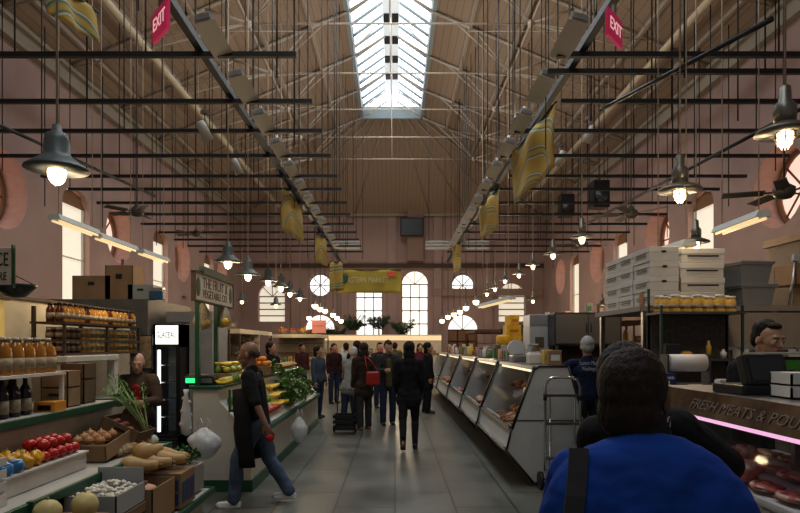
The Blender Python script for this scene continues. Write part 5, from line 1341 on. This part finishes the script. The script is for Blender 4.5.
# hand truck
ht = thing('hand_truck', 'chrome folding hand truck leaning against the white case end', 'hand truck', (X(562,6.85), 6.82, 0)); b = MB()
b.tube([(-.2,0,.22),(-.2,0,1.18),(-.17,0,1.25),(-.12,0,1.28),(.12,0,1.28),(.17,0,1.25),(.2,0,1.18),(.2,0,.22)], .016, 10); b.build('frame', CHROME, ht)
MB().tube([(-.14,.02,.25),(-.14,.02,1.08),(.14,.02,1.08),(.14,.02,.25)], .012, 8).build('inner_frame', CHROME, ht)
for z in (.35,.74,1.06): MB().box((-.2,-.01,z),(.2,.015,z+.03)).build('cross_bar', CHROME, ht)
MB().box((-.2,-.2,.02),(.2,.0,.04)).build('toe_plate', STEEL, ht); MB().cyl((-.24,.05,.11),(.24,.05,.11),.012,n=8).build('axle', CHROME, ht)
for s_ in (-1,1): MB().cyl((s_*.24-.02,.05,.1),(s_*.24+.02,.05,.1),.1,n=20).build('wheel', BLK, ht); MB().tube([(s_*.2,0,.22),(s_*.22,.03,.12)],.014,6).build('wheel_strut', CHROME, ht)
for s_ in (-1,1): MB().cyl((s_*.2,0,1.02),(s_*.2,0,1.1),.022,n=8).build('grip', BLK, ht)

# foreground butcher case (along the aisle side, customers lean on it)
bc = thing('butcher_case', 'long steel and glass butcher case with raw meat and pink tube', 'display case', (2.0, 2.9, 0))
y0, y1 = 1.2, 3.85; xg = 1.5
MB().box((xg,y0,0),(2.5,y1,.94)).build('base', STEEL, bc, world=True)
MB().box((xg+.01,y0,.94),(2.48,y1,.98)).build('meat_deck', CASEW, bc, world=True)
MB().box((xg-.02,y0,.90),(xg+.03,y1,.99)).build('bumper', CHROME, bc, world=True)
MB().prism([(xg,.98),(xg+.008,.98),(xg+.118,1.29),(xg+.11,1.29)],'y',y0,y1).build('front_glass', GLASS, bc, world=True)
MB().prism([(xg+.10,1.275),(xg+.12,1.275),(xg+.19,1.395),(xg+.17,1.395)],'y',y0,y1).build('steel_fascia', mat('fascia_mirror', (.33,.27,.22), .12, 1., var=.5, vscale=7), bc, world=True)
MB().box((xg+.17,y0,1.375),(2.5,y1,1.395)).build('steel_top', STEEL, bc, world=True)
MB().box((2.44,y0,.98),(2.48,y1,1.375)).build('back_panel', mat('case_back', (.16,.15,.11), .3), bc, world=True)
MB().prism([(xg,.98),(2.46,.98),(2.46,1.375),(xg+.18,1.375)],'y',y1-.02,y1).build('end_glass', GLASS, bc, world=True)
for y in (1.9, 3.0): MB().box((xg+.5,y,.985),(xg+.53,y+.03,1.37)).build('shelf_support', STEEL, bc, world=True)
MB().box((xg+.125,y0,1.25),(xg+.15,y1-.03,1.27)).build('pink_tube', mat('pink_tube_glow', (.7,.4,.6), .4, emit=1.0, ecol=(.9,.5,.75)), bc, world=True)
text('lettering', 'FRESH MEATS & POULTRY', .08, INKB, bc, (xg+.13-2.0, 2.75-2.9, 1.33), rot=(R(60), 0, R(-90)), fit=1.1)  # solid letters stand in for dark writing reflected in the steel fascia
PZ_ = .982
for r_ in range(3):
    for k in range(11):
        kd = ['steak','roast','steak'][(r_+k) % 3]; x = [1.66,1.92,2.18][r_]; y = 1.45+k*.205
        meat('meat_joint', (x, y, PZ_+.02), '%s on the tray %s from the glass in the butcher case' % ({'steak':'raw red steak','roast':'raw red joint with fat'}[kd], ['first','second','third'][r_]), '%s, tray row %s of the butcher case' % (kd, ORD[r_]), kd, 1.3+.25*(k % 3), .95)
for r_ in range(3):
    t = thing('meat_tray', 'long pale tray under raw meat, %s from the front glass' % ORD[r_], 'tray', ([1.66,1.92,2.18][r_], 2.5, PZ_)); MB().box((-.12,-1.2,0),(.12,1.2,.008)).build('tray_base', CAPW, t); MB().box((-.125,-1.2,0),(-.118,1.2,.022)).box((.118,-1.2,0),(.125,1.2,.022)).build('rim', CAPW, t)
t = thing('price_card', 'white and green price card standing among the meat trays', 'price card', (1.79, 2.55, PZ_)); MB().box((-.008,-.05,0),(.008,.05,.01)).box((-.002,-.05,.0),(.002,.05,.09)).build('card', CAPW, t); text('lettering', 'LB 5.99', .03, GREEN, t, (-.004,0,.05), rot=(math.pi/2,0,R(-90)), fit=.08)
# register scale and white boxes on the case top
TOPZ = 1.396
rg = thing('register_scale', 'black register scale with tilted screen on the butcher case', 'register', (1.93, 3.15, TOPZ), R(8))
MB().box((-.19,-.1,0),(.2,.14,.05),bev=.01).build('base', BLK, rg)
M = Matrix.Translation((-.04,-.05,.12)) @ Matrix.Rotation(R(-18),4,'X'); MB().box((-.12,-.03,-.08),(.12,.03,.085),M,bev=.012).build('screen_housing', BLK, rg); MB().box((-.095,-.034,-.055),(.095,-.03,.06),M).build('screen', mat('dim_screen', (.03,.035,.04), .15), rg)
MB().box((.06,-.02,.12),(.36,.1,.19),bev=.01).build('printer_head', BLK, rg); MB().box((-.02,-.045,.205),(.36,.12,.215)).build('glass_platter', mat('platter_pale', (.4,.42,.38), .2), rg)
MB().box((.1,-.026,.125),(.2,-.021,.175)).build('green_sticker', mat('sticker_green', (.06,.3,.03), .5), rg); MB().box((.22,-.026,.135),(.27,-.021,.17)).build('number_tag', CAPW, rg); text('lettering', '105', .022, INK, rg, (.245,-.028,.152), fit=.035)
wx = None
for k in range(2):
    t = carton('white_meat_box', (2.0, 2.88, TOPZ+.062*k), .3, .16, .055, 'flat white box under the register screen, '+['lower','upper']['01'.index(str(k))]+' of two', m=CAPW, open_=False, slots=False); MB().ball((-.09,-.082,.03),.008,u=8,v=5).build('stud', WOOD, t)
# counter with trays between case and rack
cn = thing('back_counter', 'steel work counter with trays beyond the butcher case', 'counter', (2.5, 4.75, 0)); cn.location = (2.42, 5.0, 0)
MB().box((-.45,-.95,0),(.75,.6,1.22)).build('body', STEEL, cn) if False else MB().box((-.45,-.36,0),(.45,.36,1.27)).build('body', mat('counter_dull_steel', (.2,.19,.18), .4, .8), cn); MB().box((-.48,-.39,1.27),(.48,.39,1.31),bev=.006).build('work_top', STEEL, cn)
CZ = 1.31
t = thing('oval_platter', 'oval silver platter on the steel work counter', 'platter', (2.1,4.82,CZ+.002)); MB().lathe([(0,0),(.12,.004),(.17,.02),(.175,.022),(.12,.01),(0,.006)],n=24).build('dish', CHROME, t); t.scale=(1,.7,1)
t = thing('paper_roll', 'thick white roll of butcher paper lying on its cutter', 'paper roll', (X(688,4.95), 4.98, CZ+.002)); MB().cyl((-.15,0,.19),(.15,0,.19),.072,n=26).build('roll', mat('roll_white', (.66,.63,.6), .6), t); MB().cyl((.15,0,.19),(.16,0,.19),.02,n=10).build('core', CARD, t); MB().box((-.18,-.05,0),(-.165,.08,.26)).box((.165,-.05,0),(.18,.08,.26)).box((-.18,-.06,0),(.18,.09,.02)).build('cutter_stand', DSTEEL, t)
t = thing('foil_box', 'dark blue carton with white lettering beside the paper roll', 'box', (X(665,4.85), 4.88, CZ+.002)); MB().box((-.085,-.05,0),(.085,.06,.11),bev=.003).build('carton_walls', mat('foil_blue', (.015,.03,.12), .4), t); text('lettering', 'Reynolds', .04, CAPW, t, (0,-.052,.075), fit=.13); text('lettering', '914', .04, CAPW, t, (0,-.052,.035), fit=.06)
t = thing('folded_cloth', 'cream folded cloth before the paper roll', 'cloth', (X(695,4.7), 4.68, CZ+.002)); MB().box((-.06,-.03,0),(.06,.03,.02),bev=.008).build('fold', CREAM, t); MB().box((-.055,-.025,.02),(.05,.028,.03),bev=.004).build('upper_fold', CREAM, t)
t = thing('white_paper_stack', 'pile of white papers at the end of the steel counter', 'paper stack', (X(722,4.75), 4.73, CZ+.002)); MB().box((-.05,-.04,0),(.05,.04,.06)).build('sheets', CAPW, t); MB().box((-.04,-.03,.06),(.05,.04,.068)).build('top_sheet', WHITE, t)
# rack with jars
rz_ = thing('jar_shelf_rack', 'dark metal rack with jars on top behind the steel counter', 'rack', (X(697,5.7), 5.75, 0))
for z in (.5,1.0,1.5,1.94): MB().box((-.4,-.16,z),(.4,.16,z+.02)).build('shelf', DSTEEL, rz_)
for x in (-.39,.37):
    for y in (-.15,.13): MB().box((x,y,0),(x+.02,y+.02,2.02 if y<0 else 2.2)).build('upright', mat('rack_green', (.02,.05,.04), .5), rz_)
MB().box((-.4,.13,1.0),(.4,.14,1.94)).build('back_mesh', mat('rack_back', (.07,.06,.05), .7, var=.4, vscale=30), rz_)
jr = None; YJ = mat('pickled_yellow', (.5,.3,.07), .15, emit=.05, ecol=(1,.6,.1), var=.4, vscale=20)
JRP = [(0,0),(.042,0),(.045,.01),(.045,.1),(.036,.12),(.036,.13)]
for i in range(7):
    for j in range(2):
        loc = (rz_.location.x-.33+.105*i, 5.66+.11*j, 1.962)
        if jr is None: jr = bottle_proto('pickle_jar', loc, JRP, YJ, CAPW, 'yellow pickle jar in the row on top of the metal rack', 'jar', 'yellow pickle jars', (.03,.07,LAB), n=14)
        else: dup(jr, loc, sc=(1,1,1+.1*((i+j) % 2)))
for k, (x, z, m, w_, h_, lb, ct) in enumerate([(-.12,1.521,YEL,.1,.06,'yellow block pack on the rack shelf below the jars','pack'), (.1,1.521,mat('mustard', (.55,.35,.04), .4),.05,.16,'mustard bottle on the rack shelf below the jars','bottle'), (.24,1.521,CAPW,.06,.08,'white cup on the rack shelf below the jars','cup'), (-.25,1.521,BLK,.14,.14,'black tool case on the rack shelf below the jars','case')]):
    t = thing({'pack':'food_pack','bottle':'mustard_bottle','cup':'paper_cup','case':'tool_case'}[ct], lb, ct, (rz_.location.x+x, 5.68, z))
    if ct in ('bottle','cup'): MB().lathe([(0,0),(w_*.4,0),(w_*.5,h_*.7),(w_*.3,h_*.85),(w_*.2,h_)],n=14).build('body', m, t); MB().cyl((0,0,h_),(0,0,h_+.01),w_*.22,n=10).build('lid', CAPW, t)
    else: MB().box((-w_/2,-.04,0),(w_/2,.04,h_),bev=.008).build('body', m, t); MB().box((-w_*.3,-.03,h_),(w_*.3,.03,h_+.012)).build('lid', m, t)
# platform with the tall stack of white boxes
pf = thing('storage_platform', 'high metal storage shelf carrying the white boxes and tubs', 'shelf', (0,0,0)); pf.location = (3.6, 6.6, 0)
MB().box((-1.15,-.6,1.99),(1.6,.75,2.04)).build('deck', mat('deck_grey', (.25,.22,.19), .6), pf)
for x in (-1.1,.2,1.5):
    for y in (-.55,.68): MB().box((x,y,0),(x+.05,y+.05,1.99)).build('upright', STEEL, pf)
MB().box((-1.1,-.5,.8),(1.5,.7,.83)).box((-1.1,-.5,1.45),(1.5,.7,1.48)).build('lower_shelf', DSTEEL, pf)
WBX = mat('white_carton', (.5,.5,.49), .6, var=.06, vscale=8)
def wbox(loc, sx, sy, h, lab, front, grp):
    t = thing('white_carton', lab, 'box', loc, 0, grp)
    MB().box((-sx/2,-sy/2,0),(sx/2,sy/2,h-.004),bev=.003).build('carton_walls', WBX, t)
    MB().box((-sx/2-.004,-sy/2-.004,h*.62),(sx/2+.004,sy/2+.004,h-.002),bev=.003).build('lid', WBX, t)
    if front == 'hole': MB().ball((0,-sy/2-.005,h*.66),.022,(1.3,.15,.6),u=12,v=6).build('hand_hole', BLACK, t)
    else: MB().box((-sx*.36,-sy/2-.007,h*.42),(sx*.36,-sy/2-.004,h*.52)).build('printed_stripe', BLACK, t)
    for z in (.38,.56): MB().box((-sx/2-.007,-sy*.32,h*z),(-sx/2-.004,sy*.32,h*z+.012)).build('side_print', DSTEEL, t)
    return t
hB = .148; bh = bs = None
for k in range(4):
    for c in range(3):
        x = 2.69; y = 6.18+.42*c; z = 2.041+k*hB
        l = 'white carton with a hand hole in the stack, %s layer up, %s from the front' % (ORD[k], ORD[c])
        if bh is None: bh = wbox((x,y,z), .29, .4, hB, l, 'hole', 'white cartons with hand holes')
        else: dup(bh, (x+random.uniform(-.012,.0),y,z), random.uniform(-.02,.02), label=l)
for k in range(4):
    l = 'white carton with a printed stripe, %s layer of the stack over the pickle jars' % ORD[k]; z = 2.041+k*hB
    if bs is None: bs = wbox((3.12,6.28,z), .44, .36, hB, l, 'stripe', 'white cartons with printed stripes')
    else: dup(bs, (3.12+.01*(k % 2),6.28,z), label=l)
t = thing('brown_figure_carton', 'white carton with an oval brown picture on its side at the far end of the stack', 'box', (2.62, 7.18, 2.041)) if False else None
ov = MB().ball((0,0,0), .1, (.04,.62,1.25), u=20, v=12).build('oval_print', mat('print_brown', (.3,.13,.07), .6), bh, world=False); ov.location = (-.152,0,.08); ov.name = 'oval_print'
tb = thing('grey_tub', 'grey plastic tub, lower one, on the high storage shelf', 'tub', (3.72,6.3,2.041)); TUB = mat('tub_grey', (.22,.23,.24), .4)
for nm_, z_ in (('tub_body',0),): MB().lathe([(0,0),(.2,0),(.24,.2),(.26,.2),(.26,.22),(.22,.22),(.2,.02),(0,.02)],n=4,smooth=False,M=Matrix.Rotation(R(45),4,'Z')).build(nm_, TUB, tb)
MB().box((-.19,-.19,.221),(.19,.19,.235)).build('lid', TUB, tb)
dup(tb, (3.7,6.33,2.278), .1, label='grey plastic tub stacked on top of another beside the white cartons')
t = carton('cardboard_box', (3.45,6.75,2.041), .3,.3,.4,'brown carton behind the striped white ones', m=CARDD, open_=False)
fc = thing('folding_chair', 'folded metal chair leaning on the high storage shelf', 'folding chair', (4.2,6.25,2.041)); M = Matrix.Rotation(R(14),4,'Y') @ Matrix.Rotation(R(-8),4,'X')
b = MB()
for x in (-.1,0.02,.14): b.tube([M @ Vector((x,0,0)), M @ Vector((x,0,.52))], .012, 8)
b.build('frame', STEEL, fc); MB().box((-.14,-.015,.48),(.2,.02,.56),M,bev=.01).build('seat', GREY, fc)
for k, (x,y,z,w_,h_,m,lb) in enumerate([(4.75,6.6,2.041,.5,.25,CARD,'lower tan carton at the end of the high shelf'), (4.55,6.62,2.3,.5,.22,CARD,'middle tan carton at the end of the high shelf'), (4.85,6.65,2.53,.42,.24,mat('carton_pale_tan', (.38,.27,.15), .8),'pale tan carton topping the pile at the end of the high shelf')]):
    carton('cardboard_box', (x,y,z), w_, .36, h_, lb, m=m, open_=False)
# tall dark wood cabinet and stalls along the wall behind
wd = thing('wall_cabinet_unit', 'tall brown wooden cabinet against the side wall behind the tan cartons', 'cabinet', (6.4,8.6,0)); MB().box((-.8,-.35,0),(.9,.4,3.1)).build('carcass', DKWOOD, wd); MB().box((-.85,-.4,3.1),(.95,.45,3.2)).build('cornice_top', WOOD, wd)
for s_ in (-.75,.08): MB().box((s_,-.38,.1),(s_+.76,-.35,3.0)).build('door', mat('cab_panel', (.12,.07,.045), .6), wd)
# back wall behind the register man: pale panels with hooks
bw_ = thing('service_partition', 'pale service wall panel behind the register man', 'partition', (3.85,5.95,0)); MB().box((-.75,-.02,0),(1.6,.02,1.97)).build('panel', mat('service_tan', (.3,.25,.2), .6, var=.1), bw_); MB().box((-.75,-.04,1.6),(1.6,-.02,1.63)).build('rail', STEEL, bw_)
for k, x in enumerate((-.45,-.15,.1)):
    t = thing('hanging_paper' if k else 'hanging_cloth', ['white cloth hanging on the rail behind the register man','clipped white sheet hanging on the rail behind the register man','small pale sheet hanging beside the clipped one'][k], 'paper' if k else 'cloth', (3.85+x,5.9,1.28)); MB().box((-.08,-.006,0),(.08,.006,.33)).build('sheet', WHITE, t); MB().box((-.015,-.012,.31),(.015,.012,.35)).build('clip', STEEL, t)
# grey double door wall cupboard, white fridge unit
cu = thing('grey_cupboard', 'wide grey two door wall cupboard above the navy shirted vendor', 'cupboard', (X(588,9.4), 9.6, 0))
MB().box((-.53,-.2,1.64),(.53,.2,2.16)).build('carcass', DSTEEL, cu)
for s_ in (-1,1): d_ = MB().box((min(s_*.005,s_*.5),-.22,1.67),(max(s_*.005,s_*.5),-.2,2.13),bev=.006).build('door', mat('cupboard_taupe', (.24,.21,.18), .4, .3), cu); MB().cyl((s_*.035,-.245,1.85),(s_*.035,-.245,1.99),.008,n=6).build('handle', BLK, d_)
for x in (-.5,.46): MB().box((x,-.18,0),(x+.04,-.14,1.64)).box((x,.14,0),(x+.04,.18,1.64)).build('leg', STEEL, cu)
MB().box((-.5,-.18,1.0),(.5,.18,1.04)).box((-.5,.17,1.04),(.5,.18,1.64)).build('work_shelf', DKWOOD, cu)
ff = thing('white_fridge_cabinet', 'white upright cabinet with notices beside the grey cupboard', 'cabinet', (X(541,9.9), 10.0, 0)); MB().box((-.21,-.2,0),(.21,.3,2.15),bev=.01).build('body', CASEW, ff); MB().box((-.21,-.212,1.98),(.21,-.2,2.14)).build('upper_panel', GREY, ff); MB().box((-.12,-.215,1.62),(.02,-.2,1.78)).build('notice', CARDD, ff); MB().box((-.05,-.215,1.42),(.17,-.2,1.5)).build('vent_slot', BLK, ff)
pbx = thing('portrait_box', 'tan printed box with a dark round head shape under the cupboard', 'box', (X(556,9.3), 9.42, 1.041)); MB().box((-.19,-.02,0),(.12,.08,.3)).build('carton_walls', mat('print_tan', (.45,.28,.16), .6), pbx); MB().ball((-.05,-.022,.17),.06,(1,.1,1.2)).build('printed_shape', mat('print_dark', (.1,.04,.02), .6), pbx)
# yellow boxes beyond
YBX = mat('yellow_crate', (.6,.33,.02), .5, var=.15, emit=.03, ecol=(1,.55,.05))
for k, (px, py, w_, h_) in enumerate([(503,344,.34,.2), (502,333,.3,.2), (504,343-22,.2,.18)]):
    Y = 12.4; t = thing('yellow_box', 'bright yellow box in the pile beyond the white cabinet, '+['bottom one','middle one','top one'][k], 'box', (X(512,Y), Y, 1.64+.21*k), .1*k); MB().box((-w_/2,-.15,0),(w_/2,.15,.205),bev=.01).build('carton_walls', YBX, t); MB().box((-w_*.3,-.153,.06),(w_*.3,-.15,.12)).build('printed_panel', mat('print_orange', (.5,.15,.02), .5), t)
t = thing('round_cheese', 'round yellow wheel beside the yellow boxes', 'cheese', (X(503,12.4)-.0, 12.32, 1.64)); MB().lathe([(0,0),(.13,0),(.15,.03),(.15,.18),(.13,.21),(0,.21)],n=24).build('wheel_body', YBX, t); MB().cyl((0,0,.211),(0,0,.22),.06,n=16).build('paper_label', CAPW, t)
cs = thing('display_counter', 'tall wooden display counter under the yellow boxes', 'counter', (X(521,12.4), 12.6, 0)); MB().box((-.45,-.3,0),(.45,.35,1.6)).build('body', STB, cs); MB().box((-.48,-.33,1.6),(.48,.38,1.64)).build('top_board', WOOD, cs)
stall(3.4,5.6,11.0,14.5,2.1,'brown stall kiosk behind the yellow boxes')
stall(3.6,6.4,16,20.5,2.2,'dark stall kiosk under the far arched window on the meat side', back=CREAM)
stall(2.9,5.0,21.8,24.8,2.1,'brown stall kiosk before the end wall on the meat side')
for k,(x,y,z,h_,m,lb) in enumerate([(3.05,9.6,0,1.2,GREY,'grey utensil crate tower'),]): pass
# clutter: hanging pans/hooks strings and bags on canopies
CL = [CARD, CARDD, CAPW, GREY, mat('pack_red', (.4,.06,.04), .5), mat('pack_green', (.06,.2,.08), .5), mat('pack_yellow', (.6,.42,.08), .5), WOOD]
nmc = ['tan','dark brown','white','grey','red','green','yellow','wooden']
def clutter(x0, x1, y, z, n, where, seed, along=None):
    rnd = random.Random(seed); 
    for k in range(n):
        m = rnd.randrange(8); w_ = rnd.uniform(.1,.2); h_ = rnd.uniform(.1,.26); x = x0+(x1-x0)*(k+.5)/n
        g_ = '%s packs %s' % (nmc[m], where)
        kd = rnd.random()
        if along: x, y = x0, along[0]+(along[1]-along[0])*(k+.5)/n
        t = thing('grocery_jar' if kd < .4 else 'grocery_pack', '%s %s %s' % (nmc[m], 'jar' if kd < .4 else 'pack', where), 'jar' if kd < .4 else 'pack', (x, y, z+.003), 0, ('jars' if kd < .4 else 'packs')+' '+nmc[m]+' '+where)
        if kd < .4: MB().lathe([(0,0),(w_*.3,0),(w_*.33,.02),(w_*.33,h_*.75),(w_*.22,h_*.85),(w_*.22,h_)],n=12).build('body', CL[m], t); MB().cyl((0,0,h_),(0,0,h_+.02),w_*.24,n=10).build('lid', CAPW, t)
        else: MB().box((-w_*.45,-.06,0),(w_*.45,.06,h_),bev=.006).build('body', CL[m], t); MB().box((-w_*.3,-.063,h_*.3),(w_*.3,-.06,h_*.7)).build('printed_panel', CL[(m+2) % 8], t)
clutter(3.5,5.5,11.15,1.0,9,'on the counter of the kiosk behind the yellow boxes',1)
clutter(3.5,5.5,12.7,1.38,9,'on the lower shelf of the kiosk behind the yellow boxes',2)
clutter(3.5,5.5,12.7,1.73,8,'on the upper shelf of the kiosk behind the yellow boxes',3)
clutter(3.5,5.5,11.2,2.22,9,'on the roof of the kiosk behind the yellow boxes',4)
clutter(-5.8,-4.0,11.4,1.0,9,'on the counter of the low kiosk behind the bell lamps',5)
clutter(-5.8,-4.0,11.4,2.12,8,'on the roof of the low kiosk behind the bell lamps',6)
clutter(-6.3,-4.1,15.7,1.0,9,'on the counter of the kiosk by the far produce wall',7)
clutter(-6.3,-4.1,15.7,2.07,9,'on the roof of the kiosk by the far produce wall',8)
clutter(-4.2,-2.7,20.7,1.0,9,'on the counter of the flower kiosk',9)
clutter(3.0,4.9,22.0,1.0,9,'on the counter of the last kiosk on the meat side',10)
clutter(2.5,4.9,6.2,1.48,9,'under the storage shelf deck',12)
clutter(2.95,3.2,9.55,1.041,2,'under the grey wall cupboard',13)
# end wall: palms, pink sign, cross counter
ec = thing('end_counter', 'long cream counter across the far end of the aisle', 'counter', (-.6,25.6,0)); MB().box((-3.2,-.4,0),(2.6,.4,1.25)).build('body', CREAM, ec); MB().box((-3.25,-.45,1.25),(2.65,.45,1.32)).build('top_board', WOOD, ec)
MB().box((-3.2,.3,1.32),(2.6,.36,2.1)).build('back_screen', CREAM, ec); MB().box((-3.2,.27,1.85),(2.6,.3,2.05)).build('lit_strip', mat('strip_warm', (.7,.5,.3), .5, emit=.5, ecol=(1,.75,.45)), ec)
clutter(-3.6,1.8,25.5,1.32,22,'on the end counter',14)
clutter(1.93,0,0,1.4,9,'on top of the second glass case',15,(9.9,11.5))
clutter(1.88,0,0,1.4,12,'on top of the third glass case',16,(11.8,14.1))
clutter(1.84,0,0,1.4,14,'on top of the fourth glass case',17,(14.4,17.1))
clutter(1.8,0,0,1.4,14,'on top of the last glass case',18,(17.4,20.4))
clutter(1.95,0,0,1.4,5,'at the back of the first glass case top',19,(7.2,8.8))
def palm(p, h, lab):
    t = thing('potted_palm', lab, 'potted palm', p); MB().lathe([(0,0),(.22,0),(.28,.45),(.25,.45),(.22,.4),(0,.4)],n=16).build('pot', mat('pot_clay', (.2,.09,.05), .7), t); MB().tube([(0,0,.4),(.04,0,h*.6),(0,0,h)], [.05,.04,.03], 7).build('trunk', WOOD, t)
    for k in range(13):
        a = 2*math.pi*k/13+.3; e = random.uniform(.9,1.9); b = MB(); pts = [Vector((math.cos(a)*r, math.sin(a)*r, h-.5+e*r-1.0*r*r)) for r in (0,.13,.26,.38,.5)]; b.tube(pts,.008,4)
        for j in range(1,5):
            for s_ in (-1,1):
                for q in (0,.33,.66):
                    c = pts[j-1].lerp(pts[j],q); b.leaf(c, c+Vector((math.cos(a+s_*1.1),math.sin(a+s_*1.1),-.35))*.3, .05)
        b.build('frond', mat('palm_frond', (.03,.07,.03), .5, var=.3), t)
palm(Vector((fx(358),27.3,0)),2.9,'tall potted palm before the square end window'); palm(Vector((fx(379),29.2,0)),3.0,'second potted palm before the square end window'); palm(Vector((fx(402),27.6,0)),2.7,'broad dark palm beside the arched end window'); palm(Vector((fx(338),29.2,0)),2.4,'shorter dark palm beside the square end window')
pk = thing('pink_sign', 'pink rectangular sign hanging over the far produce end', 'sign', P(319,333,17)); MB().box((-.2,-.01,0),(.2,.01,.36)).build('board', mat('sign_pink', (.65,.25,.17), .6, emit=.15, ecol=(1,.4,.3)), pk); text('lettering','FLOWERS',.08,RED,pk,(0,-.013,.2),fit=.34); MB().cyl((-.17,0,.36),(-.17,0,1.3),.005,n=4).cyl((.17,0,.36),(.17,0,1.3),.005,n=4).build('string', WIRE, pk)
# rose and dried bunches etc. on far produce canopy
for k, (px, Y) in enumerate([(246,14.5),(262,15.2),(276,16),(288,17)]):
    leafy('flower_bunch', (X(px,Y), Y, 1.9) if False else (-4.9+.55*k, 15.65, 2.35) if False else (-3.9+.38*k, 20.75, 2.02), ['orange','red','yellow','green'][k]+' flower bunch on the flower kiosk canopy', 'flowers', 40, .2, .25, m=[ORA, TOM, YEL, LEAF][k])

clutter(-6.3,-4.1,17.2,1.38,12,'on the lower shelf of the kiosk by the far produce wall',20)
clutter(-6.3,-4.1,17.2,1.73,12,'on the upper shelf of the kiosk by the far produce wall',21)
clutter(3.7,6.3,16.2,1.0,12,'on the counter of the kiosk under the far arched window',22)
clutter(3.7,6.3,18.0,1.73,12,'on the upper shelf of the kiosk under the far arched window',23)
clutter(3.7,6.3,16.1,2.32,10,'on the roof of the kiosk under the far arched window',24)
# ================================================================ LIGHT & CAMERA
w = bpy.data.worlds.new('World'); bpy.context.scene.world = w; w.use_nodes = True
w.node_tree.nodes['Background'].inputs[0].default_value = (.62,.56,.5,1); w.node_tree.nodes['Background'].inputs[1].default_value = .26
def area(name, loc, sx, sy, e, col, rot=(0,0,0)):
    l = bpy.data.lights.new(name, 'AREA'); l.shape = 'RECTANGLE'; l.size = sx; l.size_y = sy; l.energy = e; l.color = col
    o = bpy.data.objects.new(name, l); C.objects.link(o); o.location = loc; o.rotation_euler = rot; return o
area('skylight_daylight', (XC, 11.5, zs-.25), 2.0, 24, 620, (.85,.93,1))
for x in (-2.1, 2.05): area('uplighting', (x, 12.5, RZ+.25), .2, 17, 150, (1,.88,.74), (math.pi,0,0))
def pt(name, loc, e, col=(1,.74,.45), r=.08):
    l = bpy.data.lights.new(name, 'POINT'); l.energy = e; l.color = col; l.shadow_soft_size = r
    o = bpy.data.objects.new(name, l); C.objects.link(o); o.location = loc; return o
for i, p in enumerate(LAMP_L[:8]): pt('lamp_light', p-Vector((0,0,.14)), 22 if i else 14)
for i, p in enumerate(LAMP_R[:12]): pt('lamp_light', p-Vector((0,0,.16)), 20)
for y in (22, 26):
    for x in (-3.5, 0, 3.5): pt('far_light', (x, y, 3.0), 45, (1,.8,.55), .3)
for x, y, z in ((-5.2,15.2,2.6),(-3.4,20.2,2.6),(4.9,15.6,2.7),(4.4,10.6,2.6),(-3.0,6.0,2.5)): pt('stall_light', (x,y,z), 26, (1,.78,.5), .15)
cam = bpy.data.cameras.new('camera'); cam.sensor_width = 36; cam.lens = 27
cam.shift_x = (400-CX)/800; cam.shift_y = (CY-256.5)/800; cam.clip_start = .05; cam.clip_end = 200
co = bpy.data.objects.new('camera', cam); C.objects.link(co); co.location = (0,0,EH); co.rotation_euler = (math.pi/2,0,0)
sc = bpy.context.scene; sc.camera = co
sc.view_settings.view_transform = 'Standard'; sc.view_settings.look = 'None'; sc.view_settings.exposure = .3; sc.view_settings.gamma = .9
sc.cycles.use_denoising = True; sc.cycles.max_bounces = 6; sc.cycles.transparent_max_bounces = 12
try: sc.cycles.sample_clamp_indirect = 4
except Exception: pass
